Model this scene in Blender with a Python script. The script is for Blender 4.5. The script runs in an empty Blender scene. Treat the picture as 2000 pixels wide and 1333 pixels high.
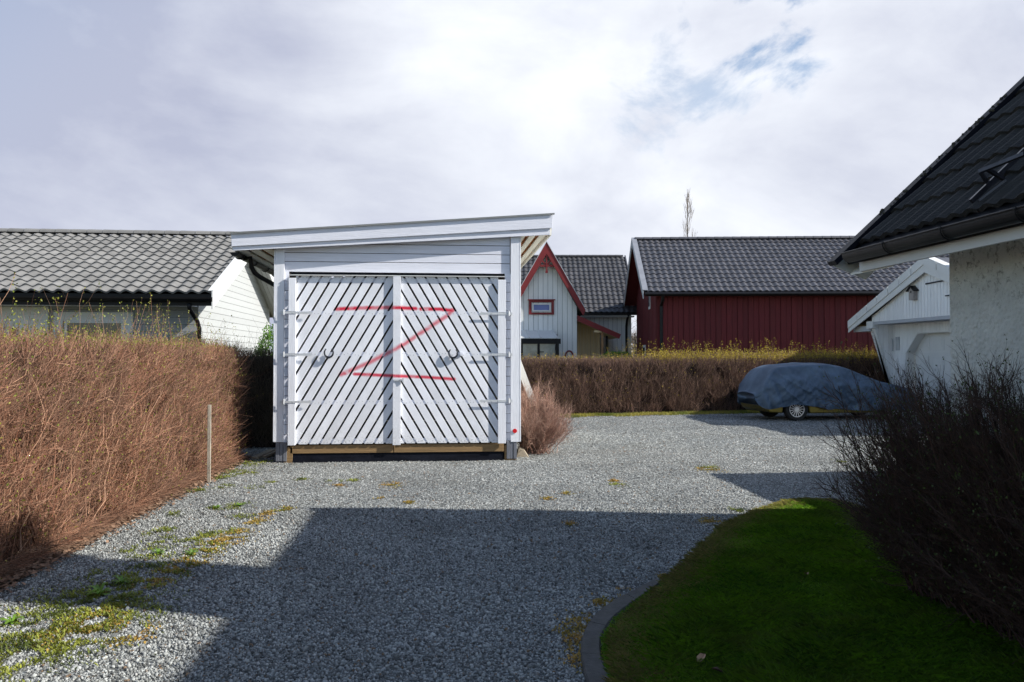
import bpy, math, random
import numpy as np
from mathutils import Vector, Matrix, noise as mnoise
random.seed(7); rng = np.random.default_rng(7)
sc = bpy.context.scene
C = sc.collection
R = math.radians

# ------------------------------------------------------------------ camera
TH = R(5.14); PITCH = math.atan(33.5/1556.0); EYE = 1.6; F = 1555.6
cam_d = bpy.data.cameras.new("camera"); cam = bpy.data.objects.new("camera", cam_d); C.objects.link(cam)
cam_d.lens = 28.0; cam_d.sensor_width = 36.0; cam_d.clip_end = 3000; cam_d.clip_start = 0.05
cam.location = (0, 0, EYE); cam.rotation_euler = (R(90)+PITCH, 0, -TH)
sc.camera = cam
# ------------------------------------------------------------------ light
SUN = Vector((1.364, -0.42, 1.0)).normalized()
sl = bpy.data.lights.new("sun", 'SUN'); sl.energy = 5.0; sl.angle = R(0.5); sl.color = (1.0, 0.95, 0.87)
so = bpy.data.objects.new("sun", sl); C.objects.link(so)
so.rotation_euler = SUN.to_track_quat('Z', 'Y').to_euler(); so.location = (20, -8, 30)
sc.view_settings.view_transform = 'Standard'; sc.view_settings.look = 'None'
sc.view_settings.exposure = 0.50; sc.view_settings.gamma = 1.0
sc.render.engine = 'CYCLES'

def camdir(px, py):
    fh = Vector((math.sin(TH), math.cos(TH), 0)); r = Vector((math.cos(TH), -math.sin(TH), 0))
    f = fh*math.cos(PITCH) + Vector((0, 0, 1))*math.sin(PITCH)
    u = Vector((0, 0, 1))*math.cos(PITCH) - fh*math.sin(PITCH)
    return f*F + r*(px-1000) - u*(py-666.5)
def onY(px, py, Y):
    d = camdir(px, py); t = Y/d.y; return Vector((d.x*t, Y, EYE+d.z*t))
def onX(px, py, X):
    d = camdir(px, py); t = X/d.x; return Vector((X, d.y*t, EYE+d.z*t))
def onG(px, py, z=0.0):
    d = camdir(px, py); t = (z-EYE)/d.z; return Vector((d.x*t, d.y*t, z))
def c2w(x, Z, z=0.0):
    return Vector((x*math.cos(TH)+Z*math.sin(TH), -x*math.sin(TH)+Z*math.cos(TH), z))

# ------------------------------------------------------------------ world
w = bpy.data.worlds.new("World"); sc.world = w; w.use_nodes = True
wt = w.node_tree; wt.nodes.clear()
def N(t, typ, **kw):
    n = t.nodes.new(typ)
    for k, v in kw.items():
        if k == 'ins':
            for i, x in v.items(): n.inputs[i].default_value = x
        else: setattr(n, k, v)
    return n
def math_(t, op, a, b=None, c=None, clamp=False):
    n = t.nodes.new('ShaderNodeMath'); n.operation = op; n.use_clamp = clamp
    for i, x in enumerate((a, b, c)):
        if x is None: continue
        if isinstance(x, (int, float)): n.inputs[i].default_value = x
        else: t.links.new(x, n.inputs[i])
    return n.outputs[0]
def maprange(t, v, a, b, c=0.0, d=1.0, typ='SMOOTHSTEP'):
    n = t.nodes.new('ShaderNodeMapRange'); n.interpolation_type = typ
    t.links.new(v, n.inputs[0])
    for i, x in enumerate((a, b, c, d)): n.inputs[i+1].default_value = x
    return n.outputs[0]
def mix(t, fac, a, b, blend='MIX'):
    n = t.nodes.new('ShaderNodeMix'); n.data_type = 'RGBA'; n.blend_type = blend
    if isinstance(fac, (int, float)): n.inputs[0].default_value = fac
    else: t.links.new(fac, n.inputs[0])
    for i, x in ((6, a), (7, b)):
        if isinstance(x, tuple): n.inputs[i].default_value = (*x[:3], 1)
        else: t.links.new(x, n.inputs[i])
    return n.outputs[2]
def noise(t, vec, scale, detail=4, rough=0.5, dist=0.0):
    n = t.nodes.new('ShaderNodeTexNoise'); n.inputs['Scale'].default_value = scale
    n.inputs['Detail'].default_value = detail; n.inputs['Roughness'].default_value = rough
    n.inputs['Distortion'].default_value = dist
    if vec is not None: t.links.new(vec, n.inputs['Vector'])
    return n.outputs['Fac']

sky = N(wt, 'ShaderNodeTexSky', sky_type='NISHITA', sun_disc=False)
sky.sun_elevation = math.asin(SUN.z); sky.sun_rotation = math.atan2(SUN.x, SUN.y); sky.air_density = 1.0; sky.dust_density = 0.6
bg1 = N(wt, 'ShaderNodeBackground', ins={1: 0.12}); wt.links.new(sky.outputs[0], bg1.inputs[0])
tc = N(wt, 'ShaderNodeTexCoord'); dirv = tc.outputs['Generated']
mp = N(wt, 'ShaderNodeMapping'); mp.inputs['Scale'].default_value = (1.0, 1.0, 2.0); wt.links.new(dirv, mp.inputs[0])
mp2 = N(wt, 'ShaderNodeMapping'); mp2.inputs['Scale'].default_value = (1.0, 1.0, 1.5); mp2.inputs['Rotation'].default_value = (0.0, R(30), 0); mp2.inputs['Location'].default_value = (3.1, 1.7, 0.4); wt.links.new(dirv, mp2.inputs[0])
n1 = noise(wt, mp.outputs[0], 2.6, 9, 0.55, 0.3)
n2 = noise(wt, mp2.outputs[0], 5.5, 8, 0.6, 0.4)
n3 = noise(wt, mp.outputs[0], 1.3, 3, 0.5, 0.2)
def dotdir(v):
    n = wt.nodes.new('ShaderNodeVectorMath'); n.operation = 'DOT_PRODUCT'
    wt.links.new(dirv, n.inputs[0]); n.inputs[1].default_value = v.normalized(); return n.outputs['Value']
# grey mass to the left, bright cloud right of centre
bright = maprange(wt, dotdir(camdir(1380, 220)), 0.80, 0.985)
leftg = maprange(wt, dotdir(camdir(180, 330)), 0.90, 0.99)
lum = math_(wt, 'MULTIPLY_ADD', bright, 0.42, 0.30)
lum = math_(wt, 'MULTIPLY_ADD', math_(wt, 'SUBTRACT', n1, 0.5), 2.1, lum)
lum = math_(wt, 'MULTIPLY_ADD', math_(wt, 'SUBTRACT', n2, 0.5), 0.55, lum)
lum = math_(wt, 'MULTIPLY_ADD', leftg, -0.22, lum, clamp=True)
ccol = mix(wt, lum, (0.36, 0.385, 0.49), (0.715, 0.74, 0.785))
bg2 = N(wt, 'ShaderNodeBackground', ins={1: 1.0}); wt.links.new(ccol, bg2.inputs[0])
hole = math_(wt, 'ADD', dotdir(camdir(1425, 28)), math_(wt, 'MULTIPLY', math_(wt, 'SUBTRACT', n2, 0.5), 0.05))
hole2 = math_(wt, 'ADD', dotdir(camdir(1350, 150)), math_(wt, 'MULTIPLY', math_(wt, 'SUBTRACT', n2, 0.5), 0.035))
hm = math_(wt, 'MAXIMUM', maprange(wt, hole, 0.9972, 1.0045), math_(wt, 'MULTIPLY', maprange(wt, hole2, 0.9975, 1.003), 0.6))
# behind the camera and overhead the cloud breaks up (that is where the sun stands)
back = maprange(wt, dotdir(Vector((0.12, 0.75, -0.25))), 0.36, 0.72)
brk = maprange(wt, math_(wt, 'ADD', n3, math_(wt, 'MULTIPLY', n2, 0.3)), 0.55, 0.85, 0.0, 0.3)
cov = math_(wt, 'MAXIMUM', back, brk)
cov = math_(wt, 'MULTIPLY', cov, math_(wt, 'SUBTRACT', 1.0, math_(wt, 'MULTIPLY', hm, 1.0)))
mxs = N(wt, 'ShaderNodeMixShader'); wt.links.new(cov, mxs.inputs[0]); wt.links.new(bg1.outputs[0], mxs.inputs[1]); wt.links.new(bg2.outputs[0], mxs.inputs[2])
wo = N(wt, 'ShaderNodeOutputWorld'); wt.links.new(mxs.outputs[0], wo.inputs[0])

# ------------------------------------------------------------------ materials
MATS = {}
def mat(name, col, rough=0.7, var=0.12, vscale=3.0, island=0.0, bump=0.0, bscale=40.0, stretch=None,
        metal=0.0, col2=None, isl2=None, dirt=None, dirt_amt=0.0, spec=0.5, knots=False, hook=None, trans=0.0):
    if name in MATS: return MATS[name]
    m = bpy.data.materials.new(name); m.use_nodes = True; t = m.node_tree; t.nodes.clear()
    b = N(t, 'ShaderNodeBsdfPrincipled'); o = N(t, 'ShaderNodeOutputMaterial')
    b.inputs['Roughness'].default_value = rough; b.inputs['Metallic'].default_value = metal
    b.inputs['Specular IOR Level'].default_value = spec
    tcn = N(t, 'ShaderNodeTexCoord'); vec = tcn.outputs['Object']
    if stretch:
        mpn = N(t, 'ShaderNodeMapping'); mpn.inputs['Scale'].default_value = stretch; t.links.new(vec, mpn.inputs[0]); svec = mpn.outputs[0]
    else: svec = vec
    nz = noise(t, svec, vscale, 6, 0.6)
    c = mix(t, maprange(t, nz, 0.3, 0.7), tuple(x*(1-var) for x in col), tuple(min(1, x*(1+var)) for x in (col2 or col)))
    if island or isl2:
        g = N(t, 'ShaderNodeNewGeometry'); ri = g.outputs['Random Per Island']
        if isl2: c = mix(t, maprange(t, ri, 0.0, 1.0, 0, 1, 'LINEAR'), c, isl2)
        if island:
            f = maprange(t, math_(t, 'FRACT', math_(t, 'MULTIPLY', ri, 7.31)), 0, 1, 1-island, 1+island, 'LINEAR')
            n = t.nodes.new('ShaderNodeVectorMath'); n.operation = 'SCALE'; t.links.new(c, n.inputs[0]); t.links.new(f, n.inputs['Scale']); c = n.outputs[0]
    if dirt:
        dn = noise(t, vec, 1.7, 8, 0.7); c = mix(t, math_(t, 'MULTIPLY', maprange(t, dn, 0.45, 0.75), dirt_amt), c, dirt)
    if knots:
        v = N(t, 'ShaderNodeTexVoronoi', ins={'Scale': 1.0}); mk = N(t, 'ShaderNodeMapping'); mk.inputs['Scale'].default_value = tuple(x*1.2 for x in stretch)
        t.links.new(vec, mk.inputs[0]); t.links.new(mk.outputs[0], v.inputs[0])
        kf = maprange(t, v.outputs['Distance'], 0.03, 0.085, 0.45, 0.0); c = mix(t, kf, c, tuple(x*0.62 for x in col))
    if hook: c = hook(t, vec, c)
    t.links.new(c, b.inputs['Base Color'])
    if bump:
        bn = N(t, 'ShaderNodeBump', ins={'Strength': min(1, bump), 'Distance': 0.01*max(1, bump)})
        t.links.new(noise(t, svec if stretch else vec, bscale, 5, 0.6), bn.inputs['Height']); t.links.new(bn.outputs[0], b.inputs['Normal'])
    if trans:
        tr = N(t, 'ShaderNodeBsdfTranslucent'); t.links.new(c, tr.inputs[0]); ms = N(t, 'ShaderNodeMixShader', ins={0: trans})
        t.links.new(b.outputs[0], ms.inputs[1]); t.links.new(tr.outputs[0], ms.inputs[2]); t.links.new(ms.outputs[0], o.inputs[0])
    else: t.links.new(b.outputs[0], o.inputs[0])
    MATS[name] = m; return m

WX = (0.8, 6, 14); WZ = (14, 6, 0.8); WY = (14, 0.8, 14)
m_wx = mat('white_paint_horizontal', (0.74, 0.76, 0.84), 0.55, 0.05, 3, island=0.04, bump=0.35, bscale=9, stretch=WX, knots=True)
m_wz = mat('white_paint_vertical', (0.78, 0.80, 0.85), 0.55, 0.05, 3, island=0.04, bump=0.35, bscale=9, stretch=WZ, knots=True)
m_wy = mat('white_paint_deep', (0.82, 0.81, 0.74), 0.6, 0.05, 3, island=0.04, bump=0.3, bscale=9, stretch=WY)
m_clean = mat('clean_white_paint', (0.66, 0.67, 0.66), 0.5, 0.03, 2, island=0.03, bump=0.1, bscale=12)
m_raw = mat('raw_pine', (0.27, 0.17, 0.075), 0.75, 0.22, 3, island=0.15, bump=0.4, bscale=10, stretch=WX)
m_brown = mat('brown_roof_boards', (0.52, 0.24, 0.11), 0.8, 0.25, 4, island=0.25, bump=0.4, bscale=10, stretch=WY)
m_dark = mat('dark_interior', (0.035, 0.028, 0.024), 0.9, 0.3, 3)
m_black = mat('black_metal', (0.008, 0.008, 0.010), 0.42, 0.2, 5, bump=0.1, spec=0.25)
m_membrane = mat('black_membrane', (0.006, 0.007, 0.012), 0.5, 0.3, 4, bump=0.8, bscale=8, spec=0.12)
m_gpost = mat('grey_painted_foot', (0.16, 0.17, 0.20), 0.6, 0.15, 5, island=0.15, bump=0.3, stretch=WZ)
m_zinc = mat('zinc_metal', (0.62, 0.64, 0.66), 0.45, 0.08, 6, metal=0.35, bump=0.1)
m_ironm = mat('wrought_iron', (0.02, 0.025, 0.035), 0.45, 0.2, 20, metal=0.5, bump=0.4)
m_red = mat('red_reflector_plastic', (0.6, 0.012, 0.02), 0.25, 0.05)
m_tile_l = mat('grey_concrete_tile', (0.182, 0.180, 0.174), 0.8, 0.14, 2.5, island=0.13, bump=0.5, bscale=60, dirt=(0.12, 0.12, 0.115), dirt_amt=0.35)
m_tile_b = mat('dark_glazed_tile', (0.075, 0.075, 0.085), 0.42, 0.1, 2.5, island=0.15, bump=0.2, bscale=60)
m_tile_w = mat('charcoal_tile', (0.055, 0.055, 0.06), 0.5, 0.12, 2.5, island=0.2, bump=0.2, bscale=60)
m_tile_s = mat('mossy_black_tile', (0.014, 0.013, 0.012), 0.85, 0.3, 5, island=0.2, bump=1.0, bscale=50, dirt=(0.022, 0.022, 0.015), dirt_amt=0.5)
m_redw = mat('falun_red_boards', (0.115, 0.010, 0.013), 0.75, 0.14, 3, island=0.14, bump=0.3, stretch=WZ)
m_redt = mat('red_trim_paint', (0.20, 0.016, 0.018), 0.6, 0.1, 3)
m_cream = mat('cream_boards', (0.80, 0.64, 0.40), 0.7, 0.08, 3, island=0.06, stretch=WZ)
m_house = mat('white_board_cladding', (0.84, 0.85, 0.83), 0.6, 0.05, 3, island=0.05, stretch=WZ)
m_gar = mat('garage_white_boards', (0.78, 0.79, 0.79), 0.6, 0.05, 3, island=0.05, stretch=WZ)
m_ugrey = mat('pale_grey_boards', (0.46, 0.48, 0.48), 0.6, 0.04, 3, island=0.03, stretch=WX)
m_fwall = mat('pale_grey_boards_shaded', (0.29, 0.31, 0.33), 0.65, 0.05, 3, island=0.04, stretch=WX)  # front wall copy of the pale grey boards, eave shade put into the colour
m_seam = mat('board_shadow_gap', (0.10, 0.10, 0.11), 0.9, 0.1)
m_redseam = mat('dark_red_backing', (0.03, 0.004, 0.005), 0.9, 0.1)
m_glass = mat('window_glass', (0.02, 0.025, 0.035), 0.04, 0.1, spec=0.9)
m_curt = mat('blue_curtained_glass', (0.10, 0.14, 0.38), 0.15, 0.15, 4)
m_soil = mat('soil_and_dead_leaves', (0.10, 0.07, 0.045), 0.95, 0.4, 9, bump=1, bscale=30)

def stucco_hook(t, vec, c):
    n = noise(t, vec, 3.0, 5, 0.6)
    sep = N(t, 'ShaderNodeSeparateXYZ'); t.links.new(vec, sep.inputs[0])
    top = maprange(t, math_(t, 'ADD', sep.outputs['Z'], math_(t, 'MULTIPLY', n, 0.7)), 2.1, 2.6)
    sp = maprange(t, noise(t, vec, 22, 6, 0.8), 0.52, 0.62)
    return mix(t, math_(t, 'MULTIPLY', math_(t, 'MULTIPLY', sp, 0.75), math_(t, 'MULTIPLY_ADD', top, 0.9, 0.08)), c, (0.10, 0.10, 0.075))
m_stucco = mat('rough_white_stucco', (0.70, 0.71, 0.67), 0.9, 0.08, 6, hook=stucco_hook)
def stuc_bump():
    t = m_stucco.node_tree; b = [n for n in t.nodes if n.type == 'BSDF_PRINCIPLED'][0]
    tcn = N(t, 'ShaderNodeTexCoord'); v = N(t, 'ShaderNodeTexVoronoi', feature='SMOOTH_F1', ins={'Scale': 34.0}); t.links.new(tcn.outputs['Object'], v.inputs[0])
    h = math_(t, 'ADD', math_(t, 'MULTIPLY', v.outputs['Distance'], -1.2), noise(t, tcn.outputs['Object'], 55, 6, 0.7))
    bn = N(t, 'ShaderNodeBump', ins={'Strength': 1.0, 'Distance': 0.02}); t.links.new(h, bn.inputs['Height']); t.links.new(bn.outputs[0], b.inputs['Normal'])
stuc_bump()

# graffiti on the doors: sprayed strokes as a mask over the paint
SHED0 = Vector((-0.64, 12.45, 0))
def seg_dist(t, sx, sz, a, b):
    abx, abz = b[0]-a[0], b[1]-a[1]; L2 = abx*abx+abz*abz
    px = math_(t, 'SUBTRACT', sx, a[0]); pz = math_(t, 'SUBTRACT', sz, a[1])
    h = math_(t, 'DIVIDE', math_(t, 'ADD', math_(t, 'MULTIPLY', px, abx), math_(t, 'MULTIPLY', pz, abz)), L2, clamp=True)
    dx = math_(t, 'SUBTRACT', px, math_(t, 'MULTIPLY', h, abx)); dz = math_(t, 'SUBTRACT', pz, math_(t, 'MULTIPLY', h, abz))
    return math_(t, 'SQRT', math_(t, 'ADD', math_(t, 'MULTIPLY', dx, dx), math_(t, 'MULTIPLY', dz, dz)))
def graffiti(t, vec, c):
    sep = N(t, 'ShaderNodeSeparateXYZ'); t.links.new(vec, sep.inputs[0]); sx, sz = sep.outputs['X'], sep.outputs['Z']
    q = lambda px, py: (lambda v: (v.x-SHED0.x, v.z))(onY(px, py, 12.39))
    fine = noise(t, vec, 90, 3, 0.6); slow = noise(t, vec, 7, 2, 0.5)
    def stroke(pts, r0, r1, amt, lo):
        d = None
        for a, b in zip(pts[:-1], pts[1:]):
            s = seg_dist(t, sx, sz, q(*a), q(*b)); d = s if d is None else math_(t, 'MINIMUM', d, s)
        d = math_(t, 'MULTIPLY_ADD', math_(t, 'SUBTRACT', fine, 0.5), 0.025, d)
        m = maprange(t, d, r0, r1, 1.0, 0.0)
        return math_(t, 'MULTIPLY', math_(t, 'MULTIPLY', m, amt), maprange(t, slow, 0.36, 0.52, lo, 1.0))
    ms = [stroke([(656, 604), (700, 602), (765, 601), (812, 603)], 0.010, 0.044, 1.0, 0.75),
          stroke([(822, 604), (858, 604), (883, 607)], 0.010, 0.044, 1.0, 0.5),
          stroke([(812, 603), (822, 604)], 0.002, 0.028, 0.4, 0.5),
          stroke([(883, 607), (872, 618), (850, 632), (790, 672), (765, 686), (720, 709), (666, 732)], 0.004, 0.056, 0.78, 0.5),
          stroke([(692, 731), (780, 735), (830, 737), (887, 741)], 0.008, 0.040, 0.95, 0.8)]
    for p, r in (((658, 604), 0.034), ((883, 606), 0.04), ((885, 741), 0.034), ((672, 730), 0.03)):
        s = seg_dist(t, sx, sz, q(*p), (q(*p)[0]+0.01, q(*p)[1])); s = math_(t, 'MULTIPLY_ADD', math_(t, 'SUBTRACT', fine, 0.5), 0.02, s)
        ms.append(math_(t, 'MULTIPLY', maprange(t, s, r*0.4, r*1.2, 1, 0), 0.85))
    m = ms[0]
    for x in ms[1:]: m = math_(t, 'MAXIMUM', m, x)
    gr = math_(t, 'MULTIPLY', maprange(t, math_(t, 'ADD', sz, math_(t, 'MULTIPLY', noise(t, vec, 14, 6, 0.75), 0.5)), 0.35, 0.85, 1.0, 0.0), maprange(t, noise(t, vec, 45, 4, 0.7), 0.46, 0.62))
    c = mix(t, math_(t, 'MULTIPLY', gr, 0.5), c, (0.30, 0.29, 0.25))
    c = mix(t, math_(t, 'MULTIPLY', maprange(t, noise(t, vec, 60, 2, 0.5), 0.70, 0.74), 0.55), c, (0.25, 0.22, 0.2))
    return mix(t, m, c, (0.62, 0.012, 0.05))
m_door = mat('white_door_paint_with_red_spray', (0.78, 0.80, 0.85), 0.55, 0.05, 6, island=0.08, bump=0.25, bscale=30, hook=graffiti)

# ------------------------------------------------------------------ mesh helpers
OFF = {}
def link(o, parent=None):
    C.objects.link(o)
    if parent is not None: o.parent = parent
    return o
def tag(o, label=None, cat=None, group=None, kind=None):
    if label: o['label'] = label
    if cat: o['category'] = cat
    if group: o['group'] = group
    if kind: o['kind'] = kind
    return o
def thing(name, label, cat, loc=(0, 0, 0), rz=0.0, group=None):
    o = bpy.data.objects.new(name, None); o.empty_display_size = 0.2; o.location = loc; o.rotation_euler = (0, 0, rz)
    C.objects.link(o); tag(o, label, cat, group)
    OFF[o.name] = Vector(loc) if rz == 0 else Vector((0, 0, 0)); return o
class MB:
    def __init__(s): s.v = []; s.f = []
    def add(s, vs, fs):
        n = len(s.v); s.v += [tuple(x) for x in vs]; s.f += [tuple(i+n for i in f) for f in fs]; return s
    def box(s, a, b):
        x0, y0, z0 = (min(a[i], b[i]) for i in range(3)); x1, y1, z1 = (max(a[i], b[i]) for i in range(3))
        return s.add([(x0, y0, z0), (x1, y0, z0), (x1, y1, z0), (x0, y1, z0), (x0, y0, z1), (x1, y0, z1), (x1, y1, z1), (x0, y1, z1)],
              [(0, 3, 2, 1), (4, 5, 6, 7), (0, 1, 5, 4), (1, 2, 6, 5), (2, 3, 7, 6), (3, 0, 4, 7)])
    def prism(s, pts, d):      # pts: planar loop, extruded by vector d
        pts = [Vector(p) for p in pts]; d = Vector(d); n = len(pts)
        nrm = Vector((0, 0, 0))
        for i in range(n): nrm += pts[i].cross(pts[(i+1) % n])
        if nrm.dot(d) > 0: pts = pts[::-1]
        return s.add(pts+[p+d for p in pts], [tuple(range(n)), tuple(range(2*n-1, n-1, -1))]+[(i, i+n, (i+1) % n+n, (i+1) % n) for i in range(n)])
    def bar(s, p, q, w, h, up=(0, 0, 1)):
        p, q = Vector(p), Vector(q); d = (q-p).normalized(); up = Vector(up)
        if abs(d.dot(up)) > 0.98: up = Vector((1, 0, 0))
        a = d.cross(up).normalized()*w/2; b = a.cross(d).normalized()*h/2
        return s.prism([p-a-b, p+a-b, p+a+b, p-a+b], q-p)
    def tube(s, path, r, n=10, cap=True):
        path = [Vector(p) for p in path]; rs = r if isinstance(r, (list, tuple)) else [r]*len(path)
        base = len(s.v); pu = None
        for i, p in enumerate(path):
            d = (path[min(i+1, len(path)-1)]-path[max(i-1, 0)]).normalized()
            if pu is None: pu = d.orthogonal().normalized()
            pu = (pu-d*pu.dot(d)).normalized(); v = d.cross(pu)
            for k in range(n):
                a = 2*math.pi*k/n; s.v.append(tuple(p+(pu*math.cos(a)+v*math.sin(a))*rs[i]))
        for i in range(len(path)-1):
            for k in range(n):
                a = base+i*n+k; b = base+i*n+(k+1) % n; s.f.append((a, b, b+n, a+n))
        if cap: s.f.append(tuple(base+k for k in range(n))[::-1]); e = base+(len(path)-1)*n; s.f.append(tuple(e+k for k in range(n)))
        return s
    def build(s, name, m, parent=None, bev=0.0, smooth=False, off=None):
        o_ = off if off is not None else (OFF.get(parent.name, Vector((0, 0, 0))) if parent else Vector((0, 0, 0)))
        me = bpy.data.meshes.new(name); me.from_pydata([(v[0]-o_.x, v[1]-o_.y, v[2]-o_.z) for v in s.v], [], s.f); me.update()
        me.materials.append(m); ob = bpy.data.objects.new(name, me); link(ob, parent)
        OFF[ob.name] = o_ if parent else Vector((0, 0, 0))
        if smooth: me.polygons.foreach_set('use_smooth', [True]*len(me.polygons))
        if bev: md = ob.modifiers.new('bevel', 'BEVEL'); md.width = bev; md.segments = 2; md.limit_method = 'ANGLE'
        return ob
def npmesh(name, V, Fq, m, parent=None, smooth=False, off=None):
    V = np.asarray(V, np.float32); Fq = np.asarray(Fq, np.int32)
    o_ = off if off is not None else (OFF.get(parent.name, Vector((0, 0, 0))) if parent else Vector((0, 0, 0)))
    V = V-np.array([o_.x, o_.y, o_.z], np.float32)
    me = bpy.data.meshes.new(name); me.vertices.add(len(V)); me.vertices.foreach_set('co', V.ravel())
    nf, k = Fq.shape; me.loops.add(nf*k); me.loops.foreach_set('vertex_index', Fq.ravel())
    me.polygons.add(nf); me.polygons.foreach_set('loop_start', np.arange(0, nf*k, k, dtype=np.int32))
    me.polygons.foreach_set('loop_total', np.full(nf, k, np.int32))
    if smooth: me.polygons.foreach_set('use_smooth', np.ones(nf, bool))
    me.update(calc_edges=True); me.materials.append(m)
    ob = bpy.data.objects.new(name, me); link(ob, parent); OFF[ob.name] = o_ if parent else Vector((0, 0, 0)); return ob
def clip(poly, x0, x1, z0, z1):
    def c(P, ins, inter):
        out = []
        for i in range(len(P)):
            a, b = P[i], P[(i+1) % len(P)]
            if ins(a): out.append(a)
            if ins(a) != ins(b): out.append(inter(a, b))
        return out
    def ix(v): return lambda a, b: (v, a[1]+(b[1]-a[1])*(v-a[0])/(b[0]-a[0]))
    def iz(v): return lambda a, b: (a[0]+(b[0]-a[0])*(v-a[1])/(b[1]-a[1]), v)
    for ins, it in ((lambda p: p[0] >= x0, ix(x0)), (lambda p: p[0] <= x1, ix(x1)), (lambda p: p[1] >= z0, iz(z0)), (lambda p: p[1] <= z1, iz(z1))):
        if not poly: return []
        poly = c(poly, ins, it)
    return poly

def tiles(O, U, V, L, S, wave=0.25, row=0.34, amp=0.028, step=0.03, sub=8, flip=False):
    """interlocking clay tiles: each tile an island with one wave, stepped rows"""
    O, U, V = Vector(O), Vector(U).normalized(), Vector(V).normalized(); Nn = U.cross(V)
    if Nn.z < 0: Nn = -Nn
    mb = MB(); nw = max(1, round(L/wave)); nr = max(1, round(S/row)); wv = L/nw; rw = S/nr
    prof = []
    for k in range(sub+1):
        t = k/sub; tt = t if not flip else 1-t
        prof.append(amp*(0.5-0.5*math.cos(2*math.pi*(tt**0.8))))
    for r in range(nr):
        for c in range(nw):
            jit = random.uniform(-0.003, 0.003); ju = random.uniform(-0.002, 0.002); vs = []
            for k in range(sub+1):
                u = (c+k/sub)*wv+ju; h = prof[k]
                vs.append(O+U*u+V*(r*rw-0.02+jit)+Nn*(h-0.005)); vs.append(O+U*u+V*(r*rw-0.02+jit)+Nn*(h+step))
                vs.append(O+U*u+V*((r+1)*rw+0.01)+Nn*(h*0.9+0.003))
            fs = []
            for k in range(sub):
                a = 3*k; b = a+3; fs += [(a, b, b+1, a+1), (a+1, b+1, b+2, a+2)]
            mb.add(vs, fs)
    return mb
def ridge_caps(mb, p, q, r=0.13, n=0.35):
    p, q = Vector(p), Vector(q); L = (q-p).length; k = max(1, round(L/n)); d = (q-p)/k; sd = Vector((0, 0, 1)).cross(d).normalized()
    for i in range(k):
        a = p+d*i; vs = []
        for j, (rr, tt) in enumerate(((r*1.08, 0.0), (r, 1.06))):
            for m_ in range(7):
                an = math.pi*m_/6; vs.append(a+d*tt+sd*math.cos(an)*rr+Vector((0, 0, math.sin(an)*rr*0.75)))
        fs = [(m_, m_+1, m_+8, m_+7) for m_ in range(6)]+[tuple(range(7))[::-1]]
        mb.add(vs, fs)
    return mb
def boards_v(mb, p, q, z0, ztop, w=0.12, gap=0.008, t=0.022, nrm=(0, -1, 0), batten=0.0):
    """vertical boards on a wall line p->q ; ztop: function of distance"""
    p, q = Vector((p[0], p[1], 0)), Vector((q[0], q[1], 0)); L = (q-p).length; d = (q-p)/L; nrm = Vector(nrm); n = max(1, round(L/w)); ww = L/n
    for i in range(n):
        a = p+d*(i*ww+gap/2); b = p+d*((i+1)*ww-gap/2)
        za, zb = ztop(i*ww+gap/2), ztop((i+1)*ww-gap/2)
        if max(za, zb) < z0+0.02: continue
        za = max(za, z0+0.01); zb = max(zb, z0+0.01)
        tt = t+(batten if (batten and i % 2) else 0)
        mb.prism([(a.x, a.y, z0), (b.x, b.y, z0), (b.x, b.y, zb), (a.x, a.y, za)], nrm*tt)
    return mb
def boards_h(mb, x0, x1, z0, z1, Y, w=0.14, gap=0.006, t=0.022, top=None):
    n = max(1, round((z1-z0)/w)); ww = (z1-z0)/n
    for i in range(n):
        mb.box((x0, Y-t, z0+i*ww+gap), (x1, Y, z0+(i+1)*ww))
    return mb
def twigs(P, D, L, Rr, bend=0.25, seg=3, tip=0.35, wob=0.03, droop=None):
    n = len(P); D = D/np.linalg.norm(D, axis=1, keepdims=True)
    B = rng.normal(size=(n, 3)); B -= (B*D).sum(1, keepdims=True)*D; B /= np.linalg.norm(B, axis=1, keepdims=True)
    W = np.cross(D, B); rings = []
    bb = rng.uniform(-bend, bend, (n, 1))
    for k in range(seg+1):
        t = k/seg; c = P+D*(L*t)[:, None]+B*(bb*(L*t*t)[:, None])+(rng.normal(size=(n, 3))*wob*L[:, None] if 0 < k else 0)
        if droop is not None: c = c+np.array(droop)*(L*t*t)[:, None]
        r = (Rr*(1-(1-tip)*t))[:, None]
        for j in range(3):
            a = 2*math.pi*j/3; rings.append(c+(B*math.cos(a)+W*math.sin(a))*r)
        if k == seg: tips = c
    V = np.stack(rings, 1); K = (seg+1)*3
    fq = [(k*3+j, k*3+(j+1) % 3, (k+1)*3+(j+1) % 3, (k+1)*3+j) for k in range(seg) for j in range(3)]
    Fq = (np.arange(n)[:, None, None]*K+np.array(fq)[None]).reshape(-1, 4)
    return V.reshape(-1, 3), Fq, tips
def leaves(P, size, up=0.5):
    n = len(P); A = rng.normal(size=(n, 3)); A[:, 2] = np.abs(A[:, 2])+up; A /= np.linalg.norm(A, axis=1, keepdims=True)
    B = rng.normal(size=(n, 3)); B = np.cross(A, B); B /= np.linalg.norm(B, axis=1, keepdims=True)
    s = size*rng.uniform(0.6, 1.4, (n, 1))
    V = np.stack([P, P+A*s*0.5+B*s*0.32, P+A*s, P+A*s*0.5-B*s*0.32], 1).reshape(-1, 3)
    return V, np.arange(4*n).reshape(n, 4)
def cat_(parts):
    Vs, Fs, o = [], [], 0
    for p in parts: Vs.append(p[0]); Fs.append(p[1]+o); o += len(p[0])
    return np.concatenate(Vs), np.concatenate(Fs)
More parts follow.
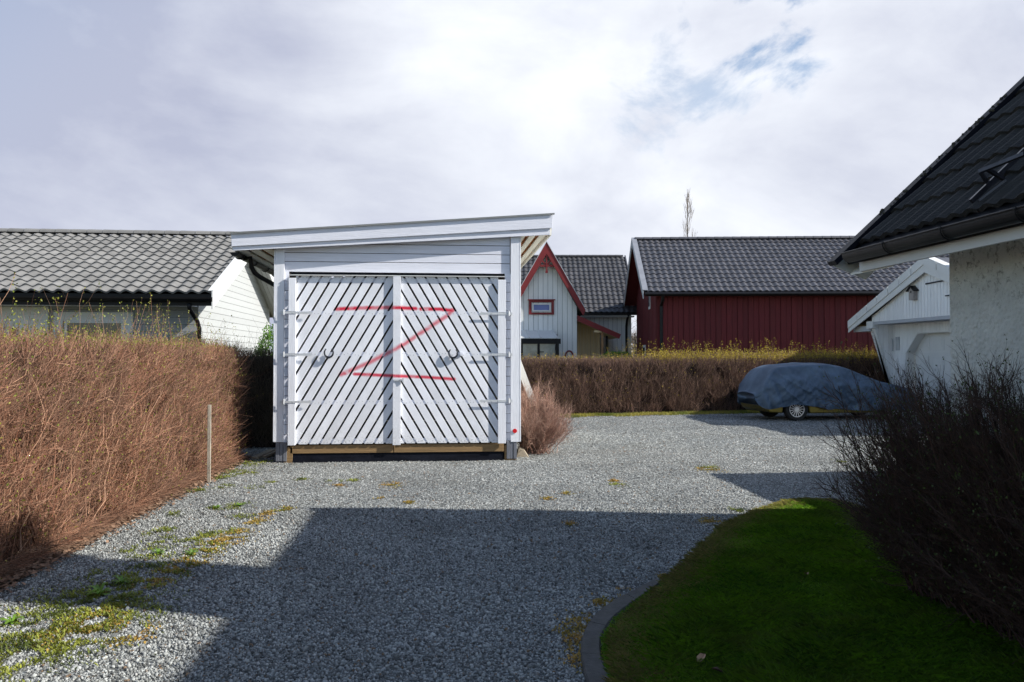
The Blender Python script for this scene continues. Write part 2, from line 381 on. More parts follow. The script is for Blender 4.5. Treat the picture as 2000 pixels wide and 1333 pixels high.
def inpoly(x, y, P):
    r = np.zeros(len(x), bool); n = len(P)
    for i in range(n):
        x0, y0 = P[i]; x1, y1 = P[(i+1) % n]
        if y0 == y1: continue
        c = ((y0 > y) != (y1 > y)) & (x < (x1-x0)*(y-y0)/(y1-y0)+x0); r ^= c
    return r

# ------------------------------------------------------------------ ground
def ground_sheet():
    g = MB(); g.add([(-900, -300, -0.03), (900, -300, -0.03), (900, 1500, -0.03), (-900, 1500, -0.03)], [(0, 1, 2, 3)])
    m = mat('rough_ground', (0.09, 0.085, 0.04), 0.95, 0.35, 0.8, bump=1, bscale=8)
    tag(g.build('ground', m), kind='structure')
ground_sheet()
def gravel_hook(t, vec, c):
    v = N(t, 'ShaderNodeTexVoronoi', ins={'Scale': 48.0}); t.links.new(vec, v.inputs[0])
    sepc = N(t, 'ShaderNodeSeparateColor'); t.links.new(v.outputs['Color'], sepc.inputs[0])
    a = mix(t, maprange(t, sepc.outputs[0], 0.1, 1.0, 0, 1, 'LINEAR'), (0.11, 0.125, 0.13), (0.36, 0.385, 0.385))
    a = mix(t, maprange(t, v.outputs['Distance'], 0.35, 0.75), a, (0.05, 0.055, 0.055))
    return mix(t, math_(t, 'MULTIPLY', maprange(t, noise(t, vec, 0.9, 6, 0.6), 0.4, 0.7), 0.3), a, (0.20, 0.195, 0.16))
m_gravel = mat('grey_gravel', (0.3, 0.3, 0.3), 0.85, 0.1, hook=gravel_hook)
def grav_bump():
    t = m_gravel.node_tree; b = [n for n in t.nodes if n.type == 'BSDF_PRINCIPLED'][0]
    tcn = N(t, 'ShaderNodeTexCoord'); v = N(t, 'ShaderNodeTexVoronoi', ins={'Scale': 48.0}); t.links.new(tcn.outputs['Object'], v.inputs[0])
    bn = N(t, 'ShaderNodeBump', invert=True, ins={'Strength': 0.9, 'Distance': 0.012}); t.links.new(v.outputs['Distance'], bn.inputs['Height']); t.links.new(bn.outputs[0], b.inputs['Normal'])
grav_bump()
LAWN_PX = [(1195, 1345), (1178, 1300), (1174, 1262), (1195, 1222), (1245, 1185), (1300, 1148), (1345, 1103), (1385, 1062), (1410, 1036), (1450, 1014), (1500, 997), (1560, 982), (1620, 983), (1680, 998), (1740, 1022), (1800, 1040), (1880, 1050)]
LAWN = [(onG(*p).x, onG(*p).y) for p in LAWN_PX]+[(3.6, 5.2), (3.6, 1.0), (1.2, 1.0), (0.62, 2.6)]
def hed(X): return 22.0+(X-3.27)*0.20            # front foot of the far hedge
yard = [(-3.05, -1), (9, -1), (14, 6), (14, hed(14)-0.6), (3.2, hed(3.2)-0.55), (1.5, hed(1.5)-0.4), (-3.6, 20), (-3.6, 14), (-3.25, 12.9), (-3.12, 9), (-3.0, 6)]
# the yard sheet: fine grid with gentle unevenness
def yard_sheet():
    xs = np.arange(-3.8, 14.01, 0.15); ys = np.arange(-1, 24.6, 0.15); X, Y = np.meshgrid(xs, ys)
    Z = np.array([[0.018*mnoise.noise(Vector((x*0.9, y*0.9, 0))) for x in xs] for y in ys]); nx, ny = len(xs), len(ys)
    V = np.stack([X, Y, Z], 2).reshape(-1, 3)
    cx, cy = X.ravel(), Y.ravel(); keep = inpoly(cx, cy, yard).reshape(ny, nx)
    i, j = np.meshgrid(np.arange(ny-1), np.arange(nx-1), indexing='ij')
    ok = keep[:-1, :-1] | keep[1:, :-1] | keep[:-1, 1:] | keep[1:, 1:]
    a = (i*nx+j)[ok]; Fq = np.stack([a, a+1, a+1+nx, a+nx], 1)
    tag(npmesh('gravel_yard', V, Fq, m_gravel, smooth=True), kind='structure')
yard_sheet()
def gz(x, y): return 0.018*mnoise.noise(Vector((x*0.9, y*0.9, 0)))
# loose stones: near ones large on screen
def stone_hook(t, vec, c):
    w_ = maprange(t, noise(t, vec, 0.55, 5, 0.65, 0.4), 0.35, 0.68, 0.72, 1.18, 'LINEAR')
    n = t.nodes.new('ShaderNodeVectorMath'); n.operation = 'SCALE'; t.links.new(c, n.inputs[0]); t.links.new(w_, n.inputs['Scale']); c = n.outputs[0]
    g = N(t, 'ShaderNodeNewGeometry'); ri = math_(t, 'FRACT', math_(t, 'MULTIPLY', g.outputs['Random Per Island'], 23.7))
    c = mix(t, maprange(t, ri, 0.965, 0.97), c, (0.42, 0.42, 0.40)); return mix(t, maprange(t, ri, 0.03, 0.025), c, (0.17, 0.115, 0.07))
def stones():
    m = mat('loose_gravel_stone', (0.232, 0.243, 0.235), 0.75, 0.15, 40, isl2=(0.265, 0.275, 0.265), island=0.75, bump=0.15, bscale=150, hook=stone_hook)
    def unit(kind):
        if kind == 0:
            p = (1+5**0.5)/2
            v = np.array([(-1, p, 0), (1, p, 0), (-1, -p, 0), (1, -p, 0), (0, -1, p), (0, 1, p), (0, -1, -p), (0, 1, -p), (p, 0, -1), (p, 0, 1), (-p, 0, -1), (-p, 0, 1)])/1.9
            f = np.array([(0, 11, 5), (0, 5, 1), (0, 1, 7), (0, 7, 10), (0, 10, 11), (1, 5, 9), (5, 11, 4), (11, 10, 2), (10, 7, 6), (7, 1, 8), (3, 9, 4), (3, 4, 2), (3, 2, 6), (3, 6, 8), (3, 8, 9), (4, 9, 5), (2, 4, 11), (6, 2, 10), (8, 6, 7), (9, 8, 1)])
        else:
            v = np.array([(1, 0, 0), (0, 1, 0), (-1, 0, 0), (0, -1, 0), (0, 0, 1.)]); f = np.array([(0, 1, 4), (1, 2, 4), (2, 3, 4), (3, 0, 4)])
        return v, f
    parts = []
    bands = [(2.8, 5.0, 6600, 0.0070, 0), (5.0, 8.5, 4600, 0.0072, 0), (8.5, 14, 2600, 0.0082, 1), (14, 23, 700, 0.011, 1)]
    for z0, z1, dens, r, kind in bands:
        xm = 0.68*z1; area = 2*xm*(z1-z0); n = int(area*dens)
        Z = rng.uniform(z0, z1, n); x = rng.uniform(-xm, xm, n); ok = np.abs(x) < 0.68*Z+0.1; Z, x = Z[ok], x[ok]
        X = x*math.cos(TH)+Z*math.sin(TH); Y = -x*math.sin(TH)+Z*math.cos(TH)
        ok = inpoly(X, Y, yard) & ~inpoly(X, Y, LAWN) & ~((X > -2.55) & (X < 1.2) & (Y > 12.5) & (Y < 17)); X, Y = X[ok], Y[ok]; n = len(X)
        v, f = unit(kind); s = r*np.exp(rng.normal(0, 0.28, n))
        sc3 = np.stack([s*rng.uniform(0.8, 1.25, n), s*rng.uniform(0.7, 1.1, n), s*rng.uniform(0.5, 0.85, n)], 1)
        P = v[None]*(1+rng.normal(0, 0.13, (n, len(v), 1)))*sc3[:, None, :]
        A = rng.normal(size=(n, 3, 3)); q, _ = np.linalg.qr(A)
        if kind: a = rng.uniform(0, 6.28, n); q = np.zeros((n, 3, 3)); q[:, 0, 0] = np.cos(a); q[:, 0, 1] = -np.sin(a); q[:, 1, 0] = np.sin(a); q[:, 1, 1] = np.cos(a); q[:, 2, 2] = 1; 
        else:
            dflip = np.linalg.det(q) < 0; q[dflip, :, 0] *= -1
        if kind == 0: # blend random rotation toward lying flat
            pass
        P = np.einsum('nij,nkj->nki', q, P)
        if kind: P[:, :, :2] += P[:, :, 2:3]*rng.normal(0, 0.6, (n, 1, 2))
        zz = np.array([gz(a, b) for a, b in zip(X, Y)])
        P += np.stack([X, Y, zz+s*rng.uniform(0.0, 0.7, n)], 1)[:, None, :]
        parts.append((P.reshape(-1, 3), (np.arange(n)[:, None, None]*len(v)+f[None]).reshape(-1, 3)))
    V, Fq = cat_(parts)
    o = npmesh('gravel_stones', V, Fq, m); tag(o, 'loose grey crushed stones covering the yard', 'gravel', kind='stuff')
stones()

# lawn
def lawn_h(x, y):
    """slight mound, falling to the edge"""
    return 0.042+0.012*mnoise.noise(Vector((x*0.8, y*0.8, 3)))
def lawn():
    m = mat('lawn_soil', (0.03, 0.05, 0.012), 0.95, 0.4, 12, col2=(0.04, 0.06, 0.018), bump=1, bscale=40, spec=0.05)
    xs = np.arange(0.4, 4.01, 0.06); ys = np.arange(0.9, 9.6, 0.06); X, Y = np.meshgrid(xs, ys); nx, ny = len(xs), len(ys)
    keep = inpoly(X.ravel(), Y.ravel(), LAWN).reshape(ny, nx)
    Z = np.array([[lawn_h(x, y) for x in xs] for y in ys]); Z = np.where(keep, Z, -0.06)
    V = np.stack([X, Y, Z], 2).reshape(-1, 3)
    i, j = np.meshgrid(np.arange(ny-1), np.arange(nx-1), indexing='ij')
    ok = keep[:-1, :-1] | keep[1:, :-1] | keep[:-1, 1:] | keep[1:, 1:]; a = (i*nx+j)[ok]
    tag(npmesh('lawn', V, np.stack([a, a+1, a+1+nx, a+nx], 1), m, smooth=True), kind='structure')
    # blades
    P = np.array(LAWN); edge = np.array(LAWN[:16])
    def blades(n, hgt, wid, edge_only=False, far=True):
        x = rng.uniform(0.4, 4.6, n*3); y = rng.uniform(1.9, 9.4, n*3)
        pr = 1/(0.3+y/4); ok = inpoly(x, y, LAWN) & (rng.uniform(size=n*3) < np.clip(pr*1.2, 0, 1)); x, y = x[ok][:n], y[ok][:n]
        d = np.full(len(x), 9.0)
        for a, b in zip(edge[:-1], edge[1:]):
            ab = b-a; t = np.clip(((x-a[0])*ab[0]+(y-a[1])*ab[1])/(ab@ab), 0, 1); d = np.minimum(d, np.hypot(x-a[0]-t*ab[0], y-a[1]-t*ab[1]))
        if edge_only: k = ~((d < 0.045) & (y < 5.4)) & (rng.uniform(size=len(x)) < np.exp(-d/0.28)*(0.7+0.6*rng.uniform(size=len(x)))+0.012); x, y, d = x[k], y[k], d[k]
        cl = np.array([mnoise.noise(Vector((a*2.2, b*2.2, 9))) for a, b in zip(x, y)])
        z = np.array([lawn_h(a, b) for a, b in zip(x, y)])-0.004
        n = len(x); B = np.stack([x, y, z], 1); an = rng.uniform(0, 6.28, n); lean = rng.uniform(0.1, 0.8, n)*(1.4 if edge_only else 1)
        h = hgt*rng.uniform(0.5, 1.3, n)*(1+0.75*cl)*(np.clip(0.35+d*1.3, 0.35, 1.0) if not edge_only else 1.0)
        T = np.stack([np.cos(an)*lean, np.sin(an)*lean, np.ones(n)], 1); S = np.stack([-np.sin(an), np.cos(an), np.zeros(n)], 1)*wid/2
        M_ = B+T*h[:, None]*0.5; Tp = B+(T+np.stack([np.cos(an)*lean*0.8, np.sin(an)*lean*0.8, -0.25*np.ones(n)], 1))*h[:, None]
        V = np.stack([B-S, B+S, M_+S*0.8, Tp, M_-S*0.8], 1).reshape(-1, 3)
        return V, np.arange(5*n).reshape(n, 5)
    mg = mat('grass_blade', (0.085, 0.29, 0.012), 0.6, 0.3, 2.2, col2=(0.22, 0.42, 0.02), isl2=(0.22, 0.40, 0.025), island=0.45, trans=0.3, dirt=(0.24, 0.24, 0.06), dirt_amt=0.55)
    my = mat('dry_grass_blade', (0.48, 0.38, 0.16), 0.7, 0.25, 3, island=0.3, isl2=(0.28, 0.33, 0.05), trans=0.25)
    V, Fq = blades(250000, 0.06, 0.0030); tag(npmesh('grass', V, Fq, mg), 'shaded green lawn grass beside the curved kerb', 'grass', kind='stuff')
    V, Fq = blades(420000, 0.034, 0.003, True); tag(npmesh('dry_grass', V, Fq, my), 'dry yellow grass fringe round the edge of the lawn', 'grass', kind='stuff')
lawn()
for i, (px, py, lab) in enumerate(((1370, 1287, 'curled pale dead leaf lying on the lawn near its front edge'), (1405, 1312, 'dark dead leaf lying flat on the lawn nearest the bottom of the picture'), (1575, 1122, 'small brown dead leaf in the middle of the lawn'))):
    c = onG(px, py, 0.07); a = 0.8+i*1.9; L = (0.045, 0.04, 0.035)[i]; d = Vector((math.cos(a), math.sin(a), 0.25)); q_ = Vector((-math.sin(a), math.cos(a), 0.1)); mb = MB()
    P = [c-d*L, c-d*L*0.3+q_*L*0.45+Vector((0, 0, 0.012)), c+d*L*0.4+q_*L*0.35+Vector((0, 0, 0.014)), c+d*L, c+d*L*0.4-q_*L*0.35+Vector((0, 0, 0.014)), c-d*L*0.3-q_*L*0.45+Vector((0, 0, 0.012)), c]
    mb.add(P, [(0, 1, 6), (1, 2, 6), (2, 3, 6), (3, 4, 6), (4, 5, 6), (5, 0, 6)]); tag(mb.build('dead_leaf', mat('fallen_leaf', (0.36, 0.22, 0.13), 0.7, 0.2, 20) if i != 1 else mat('dark_fallen_leaf', (0.10, 0.06, 0.04), 0.8, 0.2, 20)), lab, 'leaf')
# kerb of curved concrete stones
def kerb():
    m = mat('kerb_concrete', (0.075, 0.075, 0.072), 0.9, 0.25, 12, bump=0.8, bscale=60, island=0.12, dirt=(0.07, 0.07, 0.045), dirt_amt=0.5)
    out = [(1150, 1352), (1140, 1320), (1134, 1285), (1138, 1250), (1158, 1213), (1195, 1183), (1240, 1160), (1282, 1137)]
    inn = [(1200, 1352), (1184, 1320), (1174, 1288), (1175, 1258), (1193, 1224), (1222, 1198), (1258, 1172), (1289, 1148)]
    g = thing('kerb', 'curved grey concrete edging between the gravel and the lawn', 'kerb', onG(1160, 1250))
    o = [onG(*p) for p in out]; i = [onG(*p) for p in inn]
    def res(P, n):
        r = []
        for k in range(n+1):
            t = k/n*(len(P)-1); a = min(int(t), len(P)-2); f = t-a
            p0, p1, p2, p3 = P[max(a-1, 0)], P[a], P[a+1], P[min(a+2, len(P)-1)]
            r.append(0.5*((2*p1)+(-p0+p2)*f+(2*p0-5*p1+4*p2-p3)*f*f+(-p0+3*p1-3*p2+p3)*f**3))
        return r
    n = 40; o, i = res(o, n), res(i, n)
    for s0, s1 in ((0, 11), (11, 21), (21, 32), (32, 40)):
        mb = MB(); vs = []
        for k in range(s0, s1+1):
            a, b = o[k], i[k]
            if k == s1 and s1 < n: a = a.lerp(o[k-1], 0.12); b = b.lerp(i[k-1], 0.12)
            ln = (b-a)*0.08
            vs += [(a.x, a.y, -0.05), (a.x, a.y, 0.022), (a.x+ln.x, a.y+ln.y, 0.034), (b.x-ln.x, b.y-ln.y, 0.038), (b.x, b.y, 0.02), (b.x, b.y, -0.05)]
        m_ = s1-s0; fs = []
        for k in range(m_):
            for j in range(5): fs.append((6*k+j, 6*k+j+1, 6*k+7+j, 6*k+6+j))
        fs += [tuple(range(6))[::-1], tuple(6*m_+j for j in range(6))]
        mb.add(vs, fs); mb.build('kerb_stone', m, g)
kerb()

# ------------------------------------------------------------------ the white shed
def shed():
    Y = 12.45; S = thing('shed', 'white wooden shed with diagonal slat double doors sprayed with a red mark', 'shed', SHED0)
    q = lambda px, py, yy=Y: onY(px, py, yy)
    xL, xR = q(538, 870).x, q(1013, 870).x; zb = q(775, 866).z; zd = q(775, 541).z
    yB = Y+4.6
    def ztopf(x):   # underside of the roof over the wall
        a, b = q(540, 487), q(1013, 456); return a.z+(b.z-a.z)*(x-a.x)/(b.x-a.x)
    # carcase walls (sides, back), dark inside
    wl = MB(); wl.box((xL+0.03, Y+0.05, zb-0.02), (xL+0.09, yB, ztopf(xL)-0.02)); n = 20
    for i in range(n): z0 = zb-0.02+i*(ztopf(xL)-zb)/n; wl.box((xL+0.008, Y+0.12, z0), (xL+0.028, yB, z0+(ztopf(xL)-zb)/n-0.006))
    wl.build('side_wall', m_wy, S)
    wr = MB(); wr.box((xR-0.09, Y+0.05, zb-0.02), (xR-0.03, yB, ztopf(xR)-0.02))
    for i in range(n+1): z0 = zb-0.02+i*(ztopf(xR)-zb)/(n+1); wr.box((xR-0.028, Y+0.12, z0), (xR-0.008, yB, z0+(ztopf(xR)-zb)/(n+1)-0.006))
    wr.build('side_wall', m_wy, S)
    MB().prism([(xL+0.09, yB-0.08, zb), (xR-0.09, yB-0.08, zb), (xR-0.09, yB-0.08, ztopf(xR)), (xL+0.09, yB-0.08, ztopf(xL))], (0, 0.06, 0)).build('back_wall', m_dark, S)
    MB().box((xL+0.1, Y+0.12, 0.22), (xR-0.1, yB-0.09, 0.28)).build('floor_deck', m_dark, S)
    # front siding above the doors
    sd = MB(); zz = [q(775, y).z for y in (533, 512.6, 495.3, 477.5, 459.5, 440)]
    x0, x1 = q(555, 500).x, q(996, 500).x
    for a, b in zip(zz[:-1], zz[1:]):
        P = [(x0, a), (x1, a), (x1, b-0.009), (x0, b-0.009)]
        # clip by sloping roof underside
        out = []
        fn = lambda p: ztopf(p[0])+0.02-p[1]
        for i in range(4):
            p, r_ = P[i], P[(i+1) % 4]; fp, fr = fn(p), fn(r_)
            if fp >= 0: out.append(p)
            if (fp >= 0) != (fr >= 0): t = fp/(fp-fr); out.append((p[0]+(r_[0]-p[0])*t, p[1]+(r_[1]-p[1])*t))
        if len(out) > 2: sd.prism([(p[0], Y+0.004, p[1]) for p in out], (0, 0.022, 0))
    sd.build('gable_siding', m_wx, S, bev=0.003)
    MB().prism([(x0, Y+0.03, zz[0]), (x1, Y+0.03, zz[0]), (x1, Y+0.03, ztopf(x1)), (x0, Y+0.03, ztopf(x0))], (0, 0.02, 0)).build('siding_backing', m_dark, S)
    # narrow siding strips beside the doors
    for a, b in ((q(555, 600).x, q(564, 600).x), (q(986, 600).x, q(998, 600).x)):
        st = MB(); k = 18; h = (zz[0]-zb)/k
        for i in range(k): st.box((a, Y+0.002, zb+i*h+0.007), (b, Y+0.026, zb+(i+1)*h))
        st.build('side_siding', m_wx, S)
        MB().box((a, Y+0.027, zb), (b, Y+0.05, zz[0])).build('siding_backing', m_seam, S)
    # corner boards
    for a, b, zz_, t in ((538, 555, 862, 484), (997, 1014, 866, 455)):
        xa, xb = q(a, 700).x, q(b, 700).x; mbx = MB(); zlo = q(700, zz_).z
        mbx.prism([(xa, Y-0.042, zlo), (xb, Y-0.042, zlo), (xb, Y-0.042, ztopf(xb)+0.01), (xa, Y-0.042, ztopf(xa)+0.01)], (0, 0.042, 0))
        sx = xa-0.002 if a < 600 else xb+0.002; sgn = -1 if a < 600 else 1
        mbx.box((sx, Y-0.044, zlo+0.004), (sx+sgn*0.02, Y+0.12, ztopf(sx)-0.01))
        mbx.build('corner_board', m_wz, S, bev=0.003)
    # doors
    T = 0.022; yS = Y-0.052    # slat face
    xc0, xc1 = q(768, 700).x, q(783, 700).x
    def door(pa, pb, sgn, ta, tb, hx, hs):
        xa, xb = q(pa, 700, yS).x, q(pb, 700, yS).x
        D = MB(); slope = 1.70; pitch = 0.1645; gapw = 0.033
        H = zd-zb; k0 = -int(H/slope/pitch)-2
        for k in range(k0, int((xb-xa)/pitch)+int(H/slope/pitch)+3):
            u = k*pitch+ (0.05 if sgn > 0 else 0.09)
            jw = random.uniform(-0.003, 0.003)
            if sgn > 0: P = [(xa+u, zb), (xa+u+pitch-gapw+jw, zb), (xa+u+pitch-gapw+jw+H/slope, zd), (xa+u+H/slope, zd)]
            else: P = [(xa+u, zb), (xa+u+pitch-gapw+jw, zb), (xa+u+pitch-gapw+jw-H/slope, zd), (xa+u-H/slope, zd)]
            P = clip(P, xa, xb, zb-1, zd+1)
            if len(P) > 2: D.prism([(p[0], yS, p[1]+random.uniform(-0.001, 0.001)) for p in P], (0, T, 0))
        d = D.build('door', m_door, S, bev=0.0025)
        rails = MB()
        for y in (548, 612, 692, 786, 861): z = q(700, y).z; rails.box((xa, yS+T+0.002, z-0.033), (xb, yS+T+0.03, z+0.033))
        rails.build('rail', m_wx, d)
        nl = MB()
        for y in (544, 612, 692, 786, 863):
            z = q(700, y).z
            for k in range(k0, int((xb-xa)/pitch)+int(H/slope/pitch)+3):
                for f_ in (0.3, 0.7):
                    x = xa+k*pitch+(0.05 if sgn > 0 else 0.09)+f_*(pitch-gapw)+sgn*(z-zb)/slope
                    if xa+0.01 < x < xb-0.01: zz2 = z+random.uniform(-0.018, 0.018); nl.box((x-0.004, yS-0.0015, zz2-0.004), (x+0.004, yS+0.002, zz2+0.004))
        tag(nl.build('nail_heads', m_gpost, d), kind='stuff')
        # frame board (hinge side)
        fa, fb = q(ta, 700, yS-0.045).x, q(tb, 700, yS-0.045).x
        zs = [zb-0.012]+[q(700, y).z for y in (784, 691, 610)]+[q(700, 545).z]
        fr = MB()
        for a, b in zip(zs[:-1], zs[1:]): fr.box((fa+random.uniform(0, .003), yS-0.046, a+0.002), (fb, yS-0.002, b-0.004))
        fr.build('hinge_stile', m_wz, d, bev=0.003)
        for y in (612, 693, 784.5):
            z = q(700, y, yS).z; h = MB(); e = q(hs, y).x; e0 = q(hx, y).x
            dr = 1 if e > e0 else -1
            h.prism([(e0, yS-0.052, z-0.016), (e-dr*0.07, yS-0.052, z-0.018), (e-dr*0.04, yS-0.052, z-0.024), (e, yS-0.052, z), (e-dr*0.04, yS-0.052, z+0.024), (e-dr*0.07, yS-0.052, z+0.018), (e0, yS-0.052, z+0.016)], (0, 0.005, 0))
            h.tube([(e0-dr*0.005, yS-0.05, z-0.035), (e0-dr*0.005, yS-0.05, z+0.045)], 0.014, 8)
            h.box((e0-dr*0.005, yS-0.046, z-0.02), (e0-dr*0.06, yS-0.03, z+0.02))
            for bx in (0.09, 0.2, 0.3): h.tube([(e-dr*bx, yS-0.056, z), (e-dr*bx, yS-0.05, z)], 0.006, 6)
            h.build('hinge', m_zinc, d)
        return d, xa, xb
    dl, _, _ = door(577, 768, 1, 562.5, 577, 557, 613)
    dr_, xa2, xb2 = door(783, 973, -1, 972.5, 988, 992, 935)
    # centre cover board (fixed on the left leaf)
    MB().box((xc0, yS-0.046, zb-0.02), (xc1, yS-0.002, q(700, 540).z)).build('meeting_stile', m_door, dl, bev=0.003)
    # horseshoe handles
    for px, py, d in ((643, 690, dl), (885, 691, dr_)):
        c = q(px, py, yS); h = MB(); pth = []; rr = []
        for k in range(19):
            a = R(128)+k/18*R(284); pth.append((c.x+0.066*math.cos(a), yS-0.05, c.z+0.072*math.sin(a)+0.006)); rr.append(0.009+0.006*math.sin(math.pi*k/18))
        h.tube(pth, rr, 8)
        for a in (R(235), R(305)):
            p = (c.x+0.06*math.cos(a), yS-0.05, c.z+0.066*math.sin(a)); h.tube([p, (p[0], yS+0.002, p[2])], 0.008, 6)
        h.build('horseshoe_handle', m_ironm, d, smooth=True)
    c = q(901, 692, yS); k = MB(); k.tube([(c.x, yS, c.z), (c.x, yS-0.02, c.z)], 0.03, 12); k.tube([(c.x, yS-0.02, c.z), (c.x, yS-0.05, c.z)], 0.014, 10); k.tube([(c.x, yS-0.045, c.z), (c.x, yS-0.068, c.z)], 0.022, 12)
    k.build('knob', m_wx, dr_)
    c = q(784, 743, yS-0.05); k = MB(); k.box((c.x-0.11, yS-0.06, c.z-0.012), (c.x+0.02, yS-0.05, c.z+0.012)); k.box((c.x+0.01, yS-0.075, c.z-0.03), (c.x+0.035, yS-0.046, c.z+0.035)); k.tube([(c.x-0.02, yS-0.066, c.z), (c.x+0.03, yS-0.066, c.z)], 0.007, 8)
    k.build('latch', m_zinc, dl)
    # flashing over the doors and dark gap
    a, b = q(566, 538, Y-0.1), q(987, 538, Y-0.1); fz = q(700, 539).z
    MB().prism([(a.x, Y-0.1, fz-0.012), (b.x, Y-0.1, fz-0.006), (b.x, Y-0.1, fz+0.004), (a.x, Y-0.1, fz)], (0, 0.1, 0)).build('door_head_flashing', m_clean, S)
    MB().box((a.x, Y+0.03, fz+0.005), (b.x, Y+0.05, zz[0])).build('head_gap', m_membrane, S)
    # sill beams + membrane skirt + feet
    z1 = q(775, 868).z; z2 = q(775, 884).z
    sb = MB(); xm = q(769, 880).x
    sb.box((q(567, 880).x, Y-0.02, z2), (xm-0.004, Y+0.05, z1-0.002)); sb.box((xm+0.004, Y-0.024, z2), (q(984, 880).x, Y+0.05, z1-0.002)); sb.build('sill_beam', m_raw, S, bev=0.003)
    mm = MB(); n = 60; xa, xb = q(569, 890).x, q(983, 890).x; vs = []
    for i in range(n+1):
        x = xa+(xb-xa)*i/n
        for j in range(6):
            vs.append((x, Y+0.0-0.03*j/5-0.03*mnoise.noise(Vector((x*3, j*0.9, 1)))*(j/5), z2-0.002-(z2+0.03)*j/5))
    mm.add(vs, [(6*i+j, 6*i+j+1, 6*i+7+j, 6*i+6+j) for i in range(n) for j in range(5)]); mm.build('ground_membrane', m_membrane, S, smooth=True)
    MB().box((xL+0.15, Y+0.06, -0.01), (xR-0.15, yB-0.1, 0.2)).build('underfloor', m_dark, S)
    for a, b in ((539, 561), (989, 1009)):
        f = MB(); xa, xb = q(a, 880).x, q(b, 880).x; w_ = (xb-xa)/3
        for i in range(3): f.box((xa+i*w_+0.002, Y-0.035+0.006*(i % 2), 0.03), (xa+(i+1)*w_-0.002, Y+0.03, zb+0.03))
        f.build('corner_foot', m_gpost, S, bev=0.003)
        g = MB(); s_ = 1 if a > 800 else 0
        g.box((xa+(-0.03 if s_ else 0.12), Y-0.02, -0.02), (xa+(0.15 if s_ else 0.25), Y+0.1, 0.24)); g.build('timber_block', m_raw, S, bev=0.004)
    # roof
    yf = {0: Y-0.17, 1: Y-0.085}
    TL = onY(452, 457, yf[0]); TR = onY(1080, 419, yf[1]); ML = onY(453, 482, yf[0]); MR = onY(1078, 446, yf[1]); BL = onY(455, 490, yf[0]); BR = onY(1074, 459, yf[1])
    bk = yB+0.35
    def slab(name, p, q_, r_, s_, dy, m, bev=0.003, sh=(0, 0, 0)):
        v = Vector(sh); MB().prism([p+v, q_+v, r_+v, s_+v], (0, dy, 0)).build(name, m, S, bev=bev)
    slab('upper_fascia', ML, MR, TR, TL, 0.022, m_wx, sh=(0, -0.022, 0))
    slab('lower_fascia', BL, BR, onY(1074, 442, yf[1]), onY(455, 478, yf[0]), 0.022, m_wx, sh=(0, 0.004, 0))
    drip = MB(); drip.add([TL+Vector((-0.01, -0.05, -0.012)), TR+Vector((0.02, -0.035, -0.012)), TR+Vector((0.02, -0.06, 0.012)), TL+Vector((-0.01, -0.07, 0.012)), TR+Vector((0.02, 0.1, 0.02)), TL+Vector((-0.01, 0.1, 0.02))], [(0, 1, 2, 3), (3, 2, 4, 5)]); drip.build('drip_edge', m_clean, S)
    rf = MB(); a = Vector((TL.x+0.01, TL.y+0.03, TL.z)); b = Vector((TR.x-0.01, TR.y+0.03, TR.z)); dn = Vector((0, 0, -0.05))
    rf.prism([a, b, b+dn, a+dn], (0, bk-b.y, 0)); rf.build('roof', m_membrane, S)
    # roof boards (brown) visible between soffit slats
    def roofz(x): return TL.z+(TR.z-TL.z)*(x-TL.x)/(TR.x-TL.x)
    rb = MB(); k = 26
    for i in range(k):
        y0 = Y-0.02+i*(bk-Y)/k
        rb.prism([(TL.x+0.02, y0, roofz(TL.x)-0.056), (TR.x-0.02, y0, roofz(TR.x)-0.056), (TR.x-0.02, y0, roofz(TR.x)-0.075), (TL.x+0.02, y0, roofz(TL.x)-0.075)], (0, (bk-Y)/k-0.03, 0))
    rb.build('roof_battens', m_brown, S)
    # overhang: soffit slats along the depth, on both sides
    def soffit(x0, x1, z0, z1, n, name='soffit_slats'):
        s = MB(); w_ = (x1-x0)/n
        for i in range(n):
            u0 = x0+i*w_+0.02; u1 = x0+(i+1)*w_-0.045
            za = z0+(z1-z0)*(u0-x0)/(x1-x0); zb_ = z0+(z1-z0)*(u1-x0)/(x1-x0)
            s.prism([(u0, Y+0.0, za), (u1, Y+0.0, zb_), (u1, Y+0.0, zb_+0.02), (u0, Y+0.0, za+0.02)], (0, bk-Y-0.05, 0))
        s.build(name, m_wy, S)
    soffit(xR+0.03, BR.x+0.005, ztopf(xR)+0.0, BR.z+0.02, 3)
    soffit(BL.x+0.0, xL-0.03, BL.z+0.01, ztopf(xL)+0.0, 3)
    MB().prism([(TR.x-0.03, Y-0.06, TR.z-0.02), (TR.x-0.005, Y-0.06, TR.z-0.02), (TR.x-0.02, Y-0.06, BR.z+0.0), (TR.x-0.045, Y-0.06, BR.z+0.0)], (0, bk-Y, 0)).build('side_fascia', m_wy, S)
    MB().box((TL.x, Y-0.14, BL.z+0.02), (TL.x+0.025, bk, TL.z-0.01)).build('side_fascia', m_wy, S)
    # purlins under
    pu = MB()
    for i in range(5): y0 = Y+0.35+i*1.05; pu.prism([(TL.x+0.03, y0, BL.z+0.05), (TR.x-0.04, y0, BR.z+0.06), (TR.x-0.04, y0, roofz(TR.x)-0.08), (TL.x+0.03, y0, roofz(TL.x)-0.08)], (0, 0.048, 0))
    pu.build('rafters', m_brown, S)
    # gutter at the low (left) edge and downpipe
    g = MB(); gx = TL.x-0.0+0.03; gzv = BL.z-0.015
    n = 10; vs = []
    for yy in (Y-0.10, bk):
        for k in range(n+1): a = math.pi*k/n; vs.append((gx-0.065*math.cos(a), yy, gzv-0.06*math.sin(a)))
